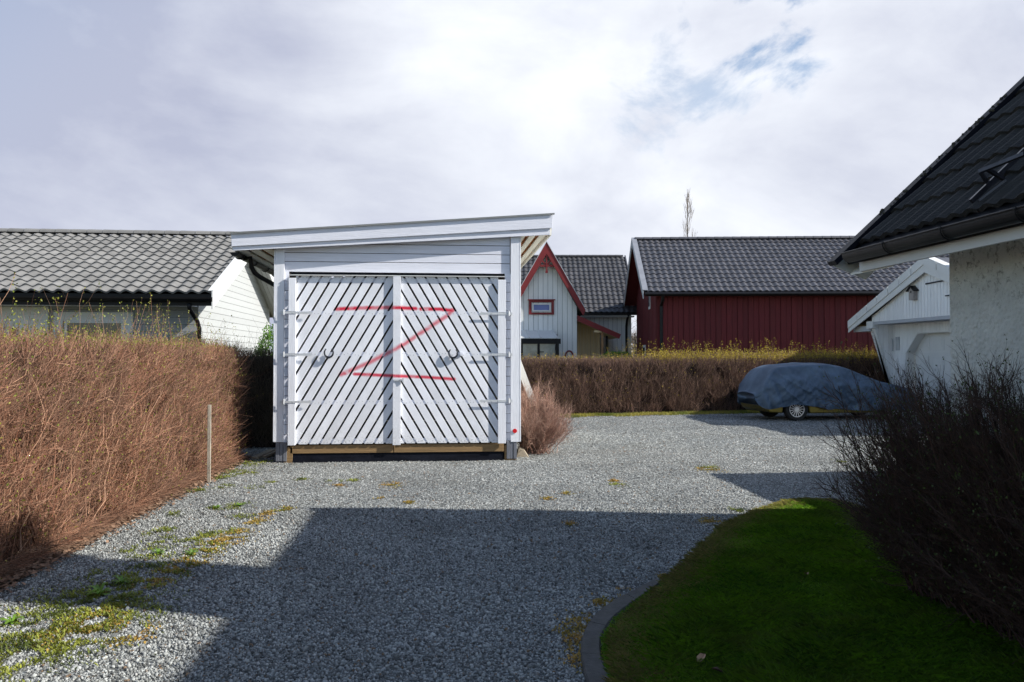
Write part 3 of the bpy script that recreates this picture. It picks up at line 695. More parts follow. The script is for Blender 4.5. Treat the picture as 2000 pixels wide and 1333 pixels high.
    g.add(vs, [(k, k+1, n+2+k, n+1+k) for k in range(n)]+[tuple(range(n+1))])
    for i in range(5):
        yy = Y+0.2+i*0.9; g.tube([(gx-0.07*math.cos(math.pi*k/8), yy, gzv-0.066*math.sin(math.pi*k/8)) for k in range(9)], 0.01, 6)
    g.build('gutter', m_black, S)
    p0 = onY(489, 504, Y+0.35); d = MB()
    d.tube([Vector((gx+0.02, Y+0.35, gzv-0.05)), p0+Vector((0, 0, 0.0)), onY(491, 522, Y+0.35), onY(497, 533, Y+0.4), onY(507, 541, Y+0.5), onY(534, 556, Y+0.75), Vector((xL-0.05, Y+0.95, onY(538, 560, Y+0.8).z-0.05)), Vector((xL-0.045, Y+1.0, 0.5)), Vector((xL-0.05, Y+1.0, 0.1))], 0.037, 12)
    d.build('downpipe', m_black, S, smooth=True)
    c = q(1005.5, 842, Y-0.045); MB().tube([c, c+Vector((0, -0.012, 0))], 0.034, 20).build('reflector', m_red, S)
shed()
# plank leaning against the right side of the shed
pl = MB(); a = onY(1009, 700, 13.35); b = onY(1037, 775, 13.5); b2 = a+(b-a)*2.2
pl.bar((a.x, a.y, a.z), (b2.x, b2.y, max(0.02, b2.z)), 0.11, 0.03, up=(0, -1, 0.1)); o = pl.build('plank', m_clean, bev=0.003)
tag(o, 'white board leaning on the right side of the shed, foot hidden in the reddish bush', 'plank')
# debris at the foot of the shed
bk = MB(); c = onG(1020, 893); bk.prism([(c.x-0.10, c.y-0.05, 0.0), (c.x+0.10, c.y-0.1, 0.0), (c.x+0.03, c.y-0.03, 0.11), (c.x-0.06, c.y-0.0, 0.15)], (0.02, 0.25, 0.0))
tag(bk.build('wooden_block', mat('weathered_wood', (0.33, 0.28, 0.21), 0.85, 0.2, 5, bump=0.5, stretch=WY), bev=0.006), 'weathered wedge of wood on the gravel by the right front foot of the shed', 'block')
for i, (px, py, dx, dy, L, lab) in enumerate(((497, 899, 0.28, 0.9, 0.55, 'short grey plank offcut left of the shed, the one nearer the hedge'), (512, 897, 0.35, 0.9, 0.5, 'short grey plank offcut left of the shed, the one nearer the shed'))):
    c = onG(px, py); d = Vector((dx, dy, 0)).normalized(); o = MB().bar((c.x, c.y, 0.03), (c.x+d.x*L, c.y+d.y*L, 0.09), 0.11, 0.04).build('plank', MATS['weathered_wood'], bev=0.004)
    tag(o, lab, 'plank', 'offcuts beside the shed')
c = onX(408, 905, -2.96); st = MB(); st.box((c.x-0.02, c.y-0.012, -0.05), (c.x+0.022, c.y+0.012, 1.0))
tag(st.build('stake', mat('bleached_stake', (0.42, 0.38, 0.31), 0.9, 0.3, 6, bump=0.8, stretch=WZ), bev=0.003), 'thin bleached wooden stake standing against the left hedge', 'stake')

# ------------------------------------------------------------------ hedges
m_tw_l = mat('russet_twig', (0.130, 0.048, 0.028), 0.7, 0.5, 1.1, col2=(0.185, 0.072, 0.038), isl2=(0.35, 0.205, 0.13), island=0.7)
m_tw_f = mat('purple_brown_twig', (0.095, 0.048, 0.036), 0.8, 0.35, 1.2, isl2=(0.23, 0.145, 0.105), island=0.7)
m_tw_s = mat('pinkish_twig', (0.26, 0.12, 0.09), 0.7, 0.3, 2, isl2=(0.44, 0.30, 0.23), island=0.45)
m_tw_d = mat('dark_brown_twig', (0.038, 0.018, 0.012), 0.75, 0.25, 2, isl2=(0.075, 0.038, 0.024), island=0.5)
m_tw_n = mat('dark_grey_twig', (0.06, 0.045, 0.035), 0.85, 0.25, 2, isl2=(0.12, 0.09, 0.06), island=0.5)
m_lf_y = mat('yellow_green_bud', (0.32, 0.29, 0.045), 0.6, 0.2, 3, isl2=(0.20, 0.26, 0.03), island=0.3, trans=0.35)
m_lf_o = mat('golden_bud', (0.55, 0.40, 0.03), 0.6, 0.2, 3, isl2=(0.36, 0.30, 0.03), island=0.3, trans=0.35)
m_lf_d = mat('small_green_leaf', (0.06, 0.085, 0.018), 0.6, 0.2, 3, island=0.3, trans=0.35)
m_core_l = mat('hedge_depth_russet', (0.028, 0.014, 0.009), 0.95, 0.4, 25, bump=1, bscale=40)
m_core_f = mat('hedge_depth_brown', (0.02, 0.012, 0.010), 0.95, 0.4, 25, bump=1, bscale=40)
def core(x0, x1, y0, y1, h, parent, m, yfun=None):
    nu, nv = 40, 12; mb = MB(); vs = []; ring = []
    prof = [(0, 0.02), (0, 0.3), (0, 0.75), (0.08, 0.95), (0.4, 1.0), (0.8, 1.0), (1, 0.9), (1, 0.02)]
    return prof
def hedge_front_X(name, label, X, y0, y1, H, T, n, m_t, m_l, ntop):
    """hedge with its seen face at x = X looking to +X, running along Y"""
    g = thing(name, label, 'hedge', (X-T/2, (y0+y1)/2, 0))
    bulge = lambda y, z: np.array([0.10*mnoise.noise(Vector((a*0.9, b*1.4, 5)))+0.05*mnoise.noise(Vector((a*3, b*3, 5))) for a, b in zip(y, z)])
    # inner mass
    ny, nz = 60, 9; vs = []
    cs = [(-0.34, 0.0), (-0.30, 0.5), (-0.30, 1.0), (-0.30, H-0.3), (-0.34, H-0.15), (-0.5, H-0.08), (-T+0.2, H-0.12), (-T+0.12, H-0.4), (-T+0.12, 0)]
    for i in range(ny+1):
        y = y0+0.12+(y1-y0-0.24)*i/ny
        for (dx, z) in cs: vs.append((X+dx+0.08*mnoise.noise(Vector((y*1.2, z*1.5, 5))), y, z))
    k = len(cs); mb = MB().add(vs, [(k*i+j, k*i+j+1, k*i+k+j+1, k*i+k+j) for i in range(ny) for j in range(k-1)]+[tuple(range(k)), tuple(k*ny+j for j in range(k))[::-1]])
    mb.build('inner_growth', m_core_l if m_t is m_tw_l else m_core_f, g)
    parts = []
    # face twigs
    y = y0+(y1-y0)*rng.uniform(0, 1, n)**0.9; z = rng.uniform(0.0, H-0.02, n); dep = rng.uniform(0, 1, n)
    nz1 = np.array([mnoise.noise(Vector((a*2.6, b*2.6, 21)))+0.6*mnoise.noise(Vector((a*7, b*7, 3))) for a, b in zip(y, z)])
    keep = (nz1 > -0.34+0.55*(1-dep)*0.6); y, z, dep, nz1 = y[keep], z[keep], dep[keep], nz1[keep]; n = len(y)
    lean = np.array([mnoise.noise(Vector((a*1.5, b*1.8, 41))) for a, b in zip(y, z)])
    P = np.stack([X-0.32*dep-0.03+bulge(y, z)-0.25*np.clip(z-H+0.2, 0, 1), y, z], 1)
    D = np.stack([rng.normal(0.25, 0.32, n), rng.normal(0.30, 0.5, n)+0.7*lean, rng.normal(0.7, 0.45, n)], 1)
    L = rng.gamma(3.0, 0.07, n).clip(0.06, 0.5); L = np.minimum(L, np.maximum(0.06, (H+0.05-z))); Rr = np.exp(rng.normal(-6.35, 0.32, n))*(0.75+0.045*y)
    # thicker woody stems deeper in
    ms_ = 900; ys = rng.uniform(y0, y1, ms_); Ps = np.stack([X-rng.uniform(0.08, 0.3, ms_), ys, rng.uniform(0, 0.5, ms_)], 1)
    V, Fq, _ = twigs(Ps, np.stack([rng.normal(0.03, 0.1, ms_), rng.normal(0.1, 0.3, ms_), np.ones(ms_)], 1), rng.uniform(0.5, 1.15, ms_), rng.uniform(0.004, 0.009, ms_), 0.15, 6, wob=0.02); parts.append((V, Fq))
    V, Fq, tp = twigs(P, D, L, Rr, 0.18, 3, wob=0.055); parts.append((V, Fq))
    # end face
    m_ = n//12; x = X-rng.uniform(0, T, m_); z = rng.uniform(0, H, m_)
    P = np.stack([x, y1-rng.uniform(0, 0.15, m_), z], 1); D = np.stack([rng.normal(0.1, 0.4, m_), rng.normal(0.4, 0.4, m_), rng.normal(0.7, 0.5, m_)], 1)
    V, Fq, _ = twigs(P, D, rng.uniform(0.1, 0.3, m_), rng.uniform(0.0018, 0.0035, m_), 0.3, 3); parts.append((V, Fq))
    # trimmed top and long shoots
    y = rng.uniform(y0, y1, ntop); x = X-0.08-rng.uniform(0, T-0.15, ntop)
    P = np.stack([x, y, H-rng.uniform(0.05, 0.2, ntop)], 1); D = np.stack([rng.normal(0, 0.3, ntop), rng.normal(0.1, 0.3, ntop), np.ones(ntop)], 1)
    L = rng.uniform(0.1, 0.26, ntop); lng = rng.uniform(size=ntop) < 0.05; L[lng] = rng.gamma(6, 0.07, lng.sum()).clip(0.2, 0.75)
    V, Fq, tt = twigs(P, D, L, rng.uniform(0.0014, 0.0028, ntop), 0.25, 4, tip=0.5); parts.append((V, Fq))
    # leaf litter skirt: dead twigs at the foot sticking out
    m_ = n//14; y = rng.uniform(y0, y1, m_); P = np.stack([X-rng.uniform(0, 0.1, m_), y, rng.uniform(0.01, 0.12, m_)], 1)
    D = np.stack([rng.normal(0.6, 0.3, m_), rng.normal(0.2, 0.8, m_), rng.normal(0.12, 0.2, m_)], 1); V, Fq, _ = twigs(P, D, rng.uniform(0.08, 0.28, m_), rng.uniform(0.001, 0.002, m_), 0.3, 3); parts.append((V, Fq))
    V, Fq = cat_(parts); npmesh('branches', V, Fq, m_t, g)
    # buds
    lp = np.concatenate([tt[rng.uniform(size=len(tt)) < 0.8]-[[0, 0, 0.01]], tt[lng].repeat(9, 0)-np.stack([rng.normal(0, 0.012, 9*lng.sum()), rng.normal(0, 0.012, 9*lng.sum()), rng.uniform(0, 0.3, 9*lng.sum())], 1)*0.9,
                         tp[rng.uniform(size=len(tp)) < 0.20]])
    V, Fq = leaves(lp, 0.019); npmesh('leaves', V, Fq, m_l, g)
    return g
hedge_front_X('hedge', 'long leafless russet hedge in full sun along the left side of the gravel', -3.12, 2.2, 12.95, 1.74, 1.1, 78000, m_tw_l, m_lf_y, 9000)

def hedge_face(name, label, p, q, H, T, n, m_t, m_core, m_l, ntop, leafd, rad=0.004, bright_from=None, cat='hedge', leafsize=0.03):
    """hedge whose seen face runs p->q (XY), normal towards camera"""
    p, q = Vector((*p, 0)), Vector((*q, 0)); d = (q-p); L0 = d.length; d /= L0; nr = Vector((d.y, -d.x, 0))
    g = thing(name, label, cat, (p+q)/2-nr*T/2)
    cs = [(-0.30, 0.0), (-0.28, 0.5), (-0.26, H-0.3), (-0.30, H-0.15), (-0.5, H-0.08), (-T+0.2, H-0.12), (-T+0.12, 0)]; k = len(cs); vs = []; ny = 50
    for i in range(ny+1):
        s = 0.08+(L0-0.16)*i/ny
        for dx, z in cs: v = p+d*s+nr*(dx+0.08*mnoise.noise(Vector((s*1.2, z*1.5, 2)))); vs.append((v.x, v.y, z))
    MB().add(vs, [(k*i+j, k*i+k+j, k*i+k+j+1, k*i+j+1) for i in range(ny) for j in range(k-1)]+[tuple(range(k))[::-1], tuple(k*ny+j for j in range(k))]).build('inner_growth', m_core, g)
    def W(s, o, z): return np.stack([p.x+d.x*s+nr.x*o, p.y+d.y*s+nr.y*o, z], 1)
    def Dd(a, b, c): return np.stack([d.x*a+nr.x*b, d.y*a+nr.y*b, c], 1)
    s = rng.uniform(0, L0, n); z = rng.uniform(0.0, H, n)
    kp = np.array([mnoise.noise(Vector((a*2.2, b*2.2, 31)))+0.6*mnoise.noise(Vector((a*6, b*6, 3))) for a, b in zip(s, z)]) > rng.uniform(-0.5, 0.1, n); s, z = s[kp], z[kp]; n = len(s)
    o = -rng.uniform(0, 0.3, n)-0.02+np.array([0.09*mnoise.noise(Vector((a*0.8, b*1.2, 2)))+0.05*mnoise.noise(Vector((a*2.5, b*2.5, 2))) for a, b in zip(s, z)])-0.3*np.clip(z-H+0.2, 0, 1)
    L = np.minimum(rng.uniform(0.15, 0.45, n), np.maximum(0.08, H+0.04-z))
    V, Fq, tp = twigs(W(s, o, z), Dd(rng.normal(0, 0.4, n), rng.normal(0.22, 0.25, n), rng.normal(0.9, 0.35, n)), L, rng.uniform(rad*0.6, rad, n), 0.2, 3, wob=0.05); parts = [(V, Fq)]
    s = rng.uniform(0, L0, ntop); P = W(s, -rng.uniform(0.08, T-0.1, ntop), H-rng.uniform(0.05, 0.2, ntop))
    L = rng.uniform(0.1, 0.25, ntop); lng = rng.uniform(size=ntop) < 0.09
    if bright_from is not None: lng = lng & (s > bright_from-1.0); L[s > bright_from] *= 1.5
    L[lng] = rng.gamma(6, 0.065, lng.sum()).clip(0.2, 0.75)
    V, Fq, tt = twigs(P, Dd(rng.normal(0, 0.3, ntop), rng.normal(0, 0.3, ntop), np.ones(ntop)), L, rng.uniform(rad*0.6, rad*0.9, ntop), 0.25, 3); parts.append((V, Fq))
    V, Fq = cat_(parts); npmesh('branches', V, Fq, m_t, g)
    lp = [tp[rng.uniform(size=len(tp)) < leafd]]
    if bright_from is not None:
        b = tt[(s > bright_from)]; lp.append(np.repeat(b, 3, 0)+rng.normal(0, 0.03, (3*len(b), 3))*[1, 1, 1.8]-[[0, 0, 0.06]])
        b = tt[lng]; lp.append(np.repeat(b, 8, 0)-np.stack([rng.normal(0, 0.02, 8*len(b)), rng.normal(0, 0.02, 8*len(b)), rng.uniform(0, 0.3, 8*len(b))], 1))
        b = tt[s <= bright_from]; lp.append(b[rng.uniform(size=len(b)) < 0.25])
    else: lp.append(tt[rng.uniform(size=len(tt)) < leafd*2])
    V, Fq = leaves(np.concatenate(lp), leafsize); npmesh('leaves', V, Fq, m_l, g)
    return g
hedge_face('hedge', 'long clipped purple-brown hedge behind the yard, golden shoots along its top', (-3.5, hed(-3.5)), (14.4, hed(14.4)), 1.57, 1.1, 66000, m_tw_f, m_core_f, m_lf_o, 13000, 0.05, 0.0042, bright_from=10.0)
hedge_face('hedge', 'dark shaded hedge in the gap between the russet hedge and the shed', (-6.2, 14.35), (-2.85, 14.35), 1.72, 0.8, 13000, m_tw_n, m_core_f, m_lf_d, 1500, 0.08, 0.003, leafsize=0.022)

def grow(g, bases, tops, r0, nchild, m_t, m_l, name='branches', childL=(0.2, 0.5), childR=0.5, leafp=0.5, leafsize=0.018, gdir=(0, 0, 0.4), spread=0.5, sub=2, leafcluster=1):
    """stems from bases to tops, with two orders of twigs"""
    B, T = np.array(bases), np.array(tops); n = len(B); D = T-B; L = np.linalg.norm(D, axis=1); parts = []
    V, Fq, tp = twigs(B, D, L, np.full(n, r0)*rng.uniform(0.7, 1.2, n), 0.12, 6, 0.3, 0.012); parts.append((V, Fq))
    cen = V.reshape(n, 7, 3, 3).mean(2); last = tp; cur = cen; curD = D; curL = L; rr = r0
    tips = [tp]
    for lev in range(sub):
        nc = nchild[lev]; segs = cur.shape[1]-1
        idx = np.repeat(np.arange(len(cur)), nc); t = rng.uniform(0.2, 0.98, len(idx))*segs; a = np.minimum(t.astype(int), segs-1); f = (t-a)[:, None]
        P = cur[idx, a]*(1-f)+cur[idx, a+1]*f
        dd = cur[idx, a+1]-cur[idx, a]; dd /= np.linalg.norm(dd, axis=1, keepdims=True)+1e-9
        nd = dd+rng.normal(0, spread, (len(idx), 3))+np.array(gdir)*0.5
        ll = rng.uniform(*childL, len(idx))*(0.62**lev)*(1.15-0.55*t/segs); rr *= childR
        V, Fq, tp = twigs(P, nd, ll, np.full(len(idx), rr)*rng.uniform(0.7, 1.2, len(idx)), 0.25, 3, 0.4); parts.append((V, Fq))
        cur = V.reshape(len(idx), 4, 3, 3).mean(2); tips.append(tp)
    V, Fq = cat_(parts); npmesh(name, V, Fq, m_t, g)
    if m_l:
        lp = np.concatenate(tips[1:]); lp = lp[rng.uniform(size=len(lp)) < leafp]; lp = np.repeat(lp, leafcluster, 0)+rng.normal(0, 0.008, (len(lp)*leafcluster, 3))
        V, Fq = leaves(lp, leafsize); npmesh('leaves', V, Fq, m_l, g)

# reddish bush right of the shed
c = onG(1050, 888); g = thing('bush', 'low pinkish leafless bush fanning out at the right side of the shed', 'bush', c)
bs, tp = [], []
for i in range(420):
    a = random.uniform(0, 2*math.pi); b = Vector((c.x+random.gauss(-0.08, 0.14), c.y+0.22+random.gauss(0, 0.12), 0.0)); rr = random.uniform(0.1, 1)**0.7
    e = b+Vector((math.cos(a)*rr*0.52, math.sin(a)*rr*0.6, random.uniform(0.6, 1.2)*(1.1-0.6*rr)))
    if e.x < 1.32: e.x = 1.32+random.uniform(0, 0.15)
    if b.x < 1.34: b.x = 1.34+random.uniform(0, 0.05)
    bs.append(tuple(b)); tp.append(tuple(e))
grow(g, bs, tp, 0.006, (11, 5), m_tw_s, None, childL=(0.15, 0.36), childR=0.5, spread=0.45)

# big dark shrub in the right foreground, in the house's shade
g = thing('shrub', 'big dark leafless shrub leaning out from the stucco house wall', 'shrub', (3.2, 4.2, 0))
bs, tp = [], []
for i in range(900):
    y = random.uniform(2.7, 5.0); b = Vector((random.uniform(3.05, 3.45), y, 0.05)); top = random.random()
    lean = random.uniform(0.0, 1.0); zt = random.uniform(0.55, 1.42)*(1-0.25*lean); 
    e = Vector((b.x-0.03-lean*0.36-0.06*random.random(), y+random.uniform(-0.35, 0.75)*(0.5+lean), zt))
    if random.random() < 0.3: e.x = b.x+random.uniform(-0.4, 0.25); e.z = random.uniform(1.1, 1.5)
    e.x = min(e.x, 3.45); bs.append(tuple(b)); tp.append(tuple(e))
grow(g, bs, tp, 0.0075, (12, 6), m_tw_d, m_lf_d, childL=(0.14, 0.34), childR=0.42, leafp=0.16, leafsize=0.014, gdir=(-0.25, 0.05, 0.35), spread=0.4, leafcluster=2)

# ------------------------------------------------------------------ stucco house (right foreground)
def stucco_house():
    Xw, Yc, Yn = 3.55, 5.27, -7.0; tp_ = 0.91; u = 4.7; Xr = 3.1+u; zR = 2.40+tp_*u; Xf = 2*Xr-Xw
    H = thing('stucco_house', 'rough white stucco house with a steep mossy black tiled roof, right foreground', 'house', (Xr, 0, 0))
    zw = 2.26+tp_*(Xw-3.2)
    MB().box((Xw, Yn, -0.1), (Xw+0.25, Yc, zw)).build('wall', m_stucco, H)
    MB().prism([(Xw+0.25, Yc-0.25, -0.1), (Xf, Yc-0.25, -0.1), (Xf, Yc-0.25, zw-0.1), (Xr, Yc-0.25, zR-0.35), (Xw+0.25, Yc-0.25, zw-0.1)], (0, 0.248, 0)).build('wall', m_stucco, H)
    MB().prism([(Xw+0.25, Yn, -0.1), (Xf, Yn, -0.1), (Xf, Yn, zw-0.1), (Xr, Yn, zR-0.35), (Xw+0.25, Yn, zw-0.1)], (0, 0.25, 0)).build('wall', m_stucco, H)
    MB().box((Xf-0.25, Yn+0.25, -0.1), (Xf, Yc-0.25, zw-0.1)).build('wall', m_stucco, H)
    Yv = 5.88; V = Vector((1, 0, tp_)).normalized(); S = (Vector((Xr, 0, zR))-Vector((3.2, 0, 2.485))).length
    r = tiles((3.2, Yn-0.4, 2.478), (0, 1, 0), V, Yv-0.09-(Yn-0.4), S, wave=0.15, row=0.34, amp=0.022, step=0.026, sub=6).build('roof_tiles', m_tile_s, H)
    V2 = Vector((-1, 0, tp_)).normalized(); MB().prism([(2*Xr-3.1, Yn-0.4, 2.40), (Xr, Yn-0.4, zR+0.02), (Xr, Yn-0.4, zR-0.08), (2*Xr-3.1, Yn-0.4, 2.32)], (0, Yv-Yn+0.4, 0)).build('far_roof_slope', m_tile_s, H)
    MB().prism([(3.10, Yn-0.4, 2.385), (Xr, Yn-0.4, zR-0.015), (Xr, Yn-0.4, zR-0.09), (3.10, Yn-0.4, 2.33)], (0, Yv-0.05-Yn+0.4, 0)).build('roof_deck', m_black, H)
    # verge: metal capping and outer tile edge
    vm = MB(); a = Vector((3.0, Yv-0.1, 2.31)); b = Vector((Xr, Yv-0.1, 2.31+0.916*(Xr-3.0))); nn = Vector((-tp_, 0, 1)).normalized()
    vm.prism([a, a+Vector((0, 0.12, 0)), a+Vector((0, 0.12, 0))+nn*0.038, a+nn*0.040], b-a); vm.build('verge_cap', m_membrane, H)
    # moss cushions on the verge
    mm = MB()
    mo = mat('dark_moss', (0.05, 0.045, 0.03), 0.95, 0.4, 20, bump=1, bscale=60)
    for tt in (0.09, 0.11, 0.125, 0.155, 0.16, 0.185, 0.21, 0.235, 0.25, 0.262, 0.275, 0.30, 0.345):
        for k in range(5):
            p = a.lerp(b, tt+random.uniform(-0.008, 0.008))+nn*0.04+Vector((0, random.uniform(0.0, 0.1), 0)); s = random.uniform(0.003, 0.012)
            mm.tube([p-nn*0.01, p+nn*s*0.4, p+nn*s, p+nn*s*1.3], [s*1.2, s*1.3, s*0.9, s*0.3], 7)
    tag(mm.build('moss', mo, H), kind='stuff')
    # barge board + gable soffit
    bb = MB(); dz = 0.17
    bb.prism([(3.0, Yv-0.02, 2.315), (Xr, Yv-0.02, zR-0.06), (Xr, Yv-0.02, zR-0.40), (3.27, Yv-0.02, 2.207)], (0, 0.025, 0)); bb.build('barge_board', m_clean, H, bev=0.003)
    gs = MB(); gs.prism([(3.14, Yc+0.01, 2.252), (Xr, Yc+0.01, zR-0.13), (Xr, Yc+0.01, zR-0.145), (3.14, Yc+0.01, 2.237)], (0, Yv-Yc-0.04, 0)); gs.build('gable_soffit', m_wy, H)
    # eave: white soffit board, black fascia
    MB().box((3.115, Yn-0.4, 2.245), (3.14, Yv-0.20, 2.315)).build('eave_board', m_clean, H, bev=0.003)
    MB().prism([(3.14, Yn-0.4, 2.26), (Xw+0.02, Yn-0.4, 2.60), (Xw+0.02, Yn-0.4, 2.615), (3.14, Yn-0.4, 2.275)], (0, Yc+0.4-Yn, 0)).build('soffit', m_wy, H)
    MB().box((3.105, Yn-0.4, 2.317), (3.125, Yv-0.05, 2.40)).build('fascia', m_black, H)
    g = MB(); n = 12; gx, gzz = 3.03, 2.375; vs = []
    for yy in (Yn-0.4, Yv-0.22):
        for rr in (0.062, 0.057):
            for k in range(n+1): an = math.pi*k/n; vs.append((gx-rr*math.cos(an), yy, gzz-rr*1.05*math.sin(an)))
    q = n+1; g.add(vs, [(k, k+1, 2*q+k+1, 2*q+k) for k in range(n)]+[(q+k, 3*q+k, 3*q+k+1, q+k+1) for k in range(n)]+[(0, 2*q, 3*q, q), (n, q+n, 3*q+n, 2*q+n)])
    g.add([vs[2*q+k] for k in range(q)], [tuple(range(q))]); g.add([vs[k] for k in range(q)], [tuple(range(q))])
    g.tube([(gx-0.064, Yn-0.4, gzz+0.002), (gx-0.064, Yv-0.22, gzz+0.002)], 0.006, 6); go = g.build('gutter', m_black, H, smooth=False)
    for i in range(9):
        yy = 5.1-i*0.62; b_ = MB(); b_.tube([(gx-0.07*math.cos(math.pi*k/8), yy, gzz-0.072*math.sin(math.pi*k/8)) for k in range(9)], 0.0045, 6); b_.box((gx-0.072, yy-0.01, gzz-0.004), (gx-0.058, yy+0.01, gzz+0.008)); b_.build('gutter_bracket', m_black, go, smooth=False)
    # roof step: black metal frame lying on the tiles
    def onroof(px, py, lift=0.0):      # ray against roof plane z = 2.48+tp*(x-3.1)
        d = camdir(px, py); t = (2.43+lift-tp_*3.1-EYE)/(d.z-tp_*d.x); return Vector((d.x*t, d.y*t, EYE+d.z*t))
    st = MB(); A = onroof(1897, 394, 0.03); B = onroof(2003, 292, 0.03); D_ = onroof(1915, 335, 0.22); E = onroof(2003, 300, 0.22); Fp = onroof(1927, 355, 0.03)
    st.bar(A, B, 0.02, 0.03); st.bar(D_, E, 0.03, 0.02); st.bar(D_, Fp, 0.02, 0.02); st.bar(D_+Vector((0.03, 0, 0.02)), onroof(1960, 350, 0.03), 0.02, 0.02)
    st.bar(onroof(1912, 392, 0.03), onroof(1965, 352, 0.03), 0.012, 0.012)
    st.build('roof_step', mat('worn_black_steel', (0.05, 0.05, 0.06), 0.3, 0.3, 8, metal=0.6), H)
    # chimney on the ridge
    ch = MB(); ch.box((Xr-0.35, 2.35, zR-0.8), (Xr+0.35, 3.35, zR+1.35)); ch.box((Xr-0.42, 2.28, zR+1.352), (Xr+0.42, 3.42, zR+1.45)); ch.build('chimney', m_stucco, H)
stucco_house()
# low annex behind the house (its shadow lies across the yard)
AX = thing('outbuilding', 'low flat-roofed white outbuilding behind the stucco house', 'outbuilding', (8.6, 8.0, 0))
MB().box((7.16, 5.9, 0), (11.0, 9.68, 2.38)).build('wall', m_gar, AX); MB().box((7.10, 5.85, 2.382), (11.1, 9.74, 2.5)).build('roof', m_black, AX)

# ------------------------------------------------------------------ house at left
def left_house():
    Xw, Y0, Y1 = -5.16, 17.5, 24.5; Ym = 21.0
    H = thing('grey_tiled_house', 'low pale grey house with grey wavy roof tiles behind the russet hedge', 'house', (-12, Ym, 0))
    ev = onY(417, 574, Y0-0.62); zE = ev.z; zR = onY(450, 463, Ym).z; XV = ev.x   # verge X
    tpn = (zR-zE)/(Ym-(Y0-0.62)); xl = -24.0
    wallz = lambda y: zE-0.12+tpn*((y-Y0+0.62) if y < Ym else (2*Ym-y-Y0+0.62))
    # gable wall of horizontal boards
    gb = MB(); k = 28; h = 0.155
    for i in range(k):
        z0, z1 = i*h, (i+1)*h-0.008
        def yspan(z):
            if z <= wallz(Y0): return Y0, Y1
            y = Y0-0.62+(z-zE+0.12)/tpn; return y, 2*Ym-y
        a0, b0 = yspan(z0); a1, b1 = yspan(z1)
        if a1 >= b1: break
        gb.prism([(Xw, a0, z0), (Xw, b0, z0), (Xw, b1, z1), (Xw, a1, z1)], (0.022, 0, 0))
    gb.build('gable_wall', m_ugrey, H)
    MB().prism([(Xw-0.002, Y0+0.03, 0), (Xw-0.002, Y1-0.03, 0), (Xw-0.002, Y1-0.03, wallz(Y1)-0.05), (Xw-0.002, Ym, zR-0.2), (Xw-0.002, Y0+0.03, wallz(Y0)-0.05)], (-0.15, 0, 0)).build('gable_backing', m_seam, H)
    MB().box((Xw+0.0, Y1-0.1, 0), (Xw+0.035, Y1+0.03, wallz(Y1))).build('corner_trim', m_clean, H)
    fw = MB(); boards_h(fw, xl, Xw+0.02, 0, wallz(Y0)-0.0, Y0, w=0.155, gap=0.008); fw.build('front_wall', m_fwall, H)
    MB().box((xl, Y0+0.001, 0), (Xw-0.16, Y0+0.1, wallz(Y0)-0.02)).build('front_backing', m_seam, H)
    V = Vector((0, 1, tpn)).normalized(); S = (Vector((0, Ym, zR))-Vector((0, Y0-0.62, zE))).length
    tiles((xl, Y0-0.60, zE+0.005), (1, 0, 0), V, XV-0.02-xl, S, wave=0.262, row=0.33, amp=0.055, step=0.035, sub=8).build('roof_tiles', m_tile_l, H)
    ridge_caps(MB(), (xl, Ym, zR+0.04), (XV-0.05, Ym, zR+0.04), 0.13, 0.38).build('ridge_tiles', m_tile_l, H)
    dk = MB(); dk.prism([(xl, Y0-0.56, zE-0.02), (xl, Ym, zR-0.02), (xl, Ym, zR-0.1), (xl, Y0-0.56, zE-0.1)], (XV-0.04-xl, 0, 0)); dk.build('roof_deck', m_black, H)
    bk2 = MB(); bk2.prism([(xl, Y1+0.62, zE), (xl, Ym, zR), (xl, Ym, zR-0.08), (xl, Y1+0.62, zE-0.08)], (XV-0.04-xl, 0, 0)); bk2.build('far_roof_slope', m_tile_l, H)
    MB().box((xl, Y0-0.58, zE-0.25), (XV-0.02, Y0-0.55, zE-0.01)).build('fascia', m_black, H)
    gt = MB(); vs = []; n = 8
    for xx in (xl, XV-0.01):
        for kk in range(n+1): an = math.pi*kk/n; vs.append((xx, Y0-0.65-0.07*math.cos(an), zE-0.08-0.09*math.sin(an)))
    gt.add(vs, [(kk, n+1+kk, n+2+kk, kk+1) for kk in range(n)]+[tuple(n+1+kk for kk in range(n+1))]); gt.build('gutter', m_black, H)
    MB().box((xl, Y0-0.55, zE-0.24), (Xw, Y0, zE-0.22)).build('eave_soffit', m_wx, H)
    # verge boards: near slope and far slope, white
    nn = Vector((0, -tpn, 1)).normalized()
    for sgn in (1, -1):
        ye = Y0-0.66 if sgn > 0 else Y1+0.66
        p = MB(); p.prism([(XV-0.03, ye, zE+0.05), (XV-0.03, Ym, zR+0.12), (XV-0.03, Ym, zR-0.24), (XV-0.03, ye, zE-0.32)], (0.028, 0, 0)); b = p.build('barge_board', m_clean, H, bev=0.003)
        MB().prism([(XV+0.012, ye, zE+0.052), (XV+0.012, Ym, zR+0.122), (XV-0.10, Ym, zR+0.122), (XV-0.10, ye, zE+0.052)], (0, 0, 0.015)).build('verge_capping', m_clean, H)
        # soffit boards under the gable overhang
        s_ = MB()
        for i in range(4):
            x0 = Xw+0.03+i*(XV-Xw-0.06)/4
            s_.prism([(x0, ye, zE-0.16), (x0+(XV-Xw-0.06)/4-0.012, ye, zE-0.16), (x0+(XV-Xw-0.06)/4-0.012, Ym, zR-0.14), (x0, Ym, zR-0.14)], (0, 0, 0.02))
        s_.build('gable_soffit', m_ugrey, H)
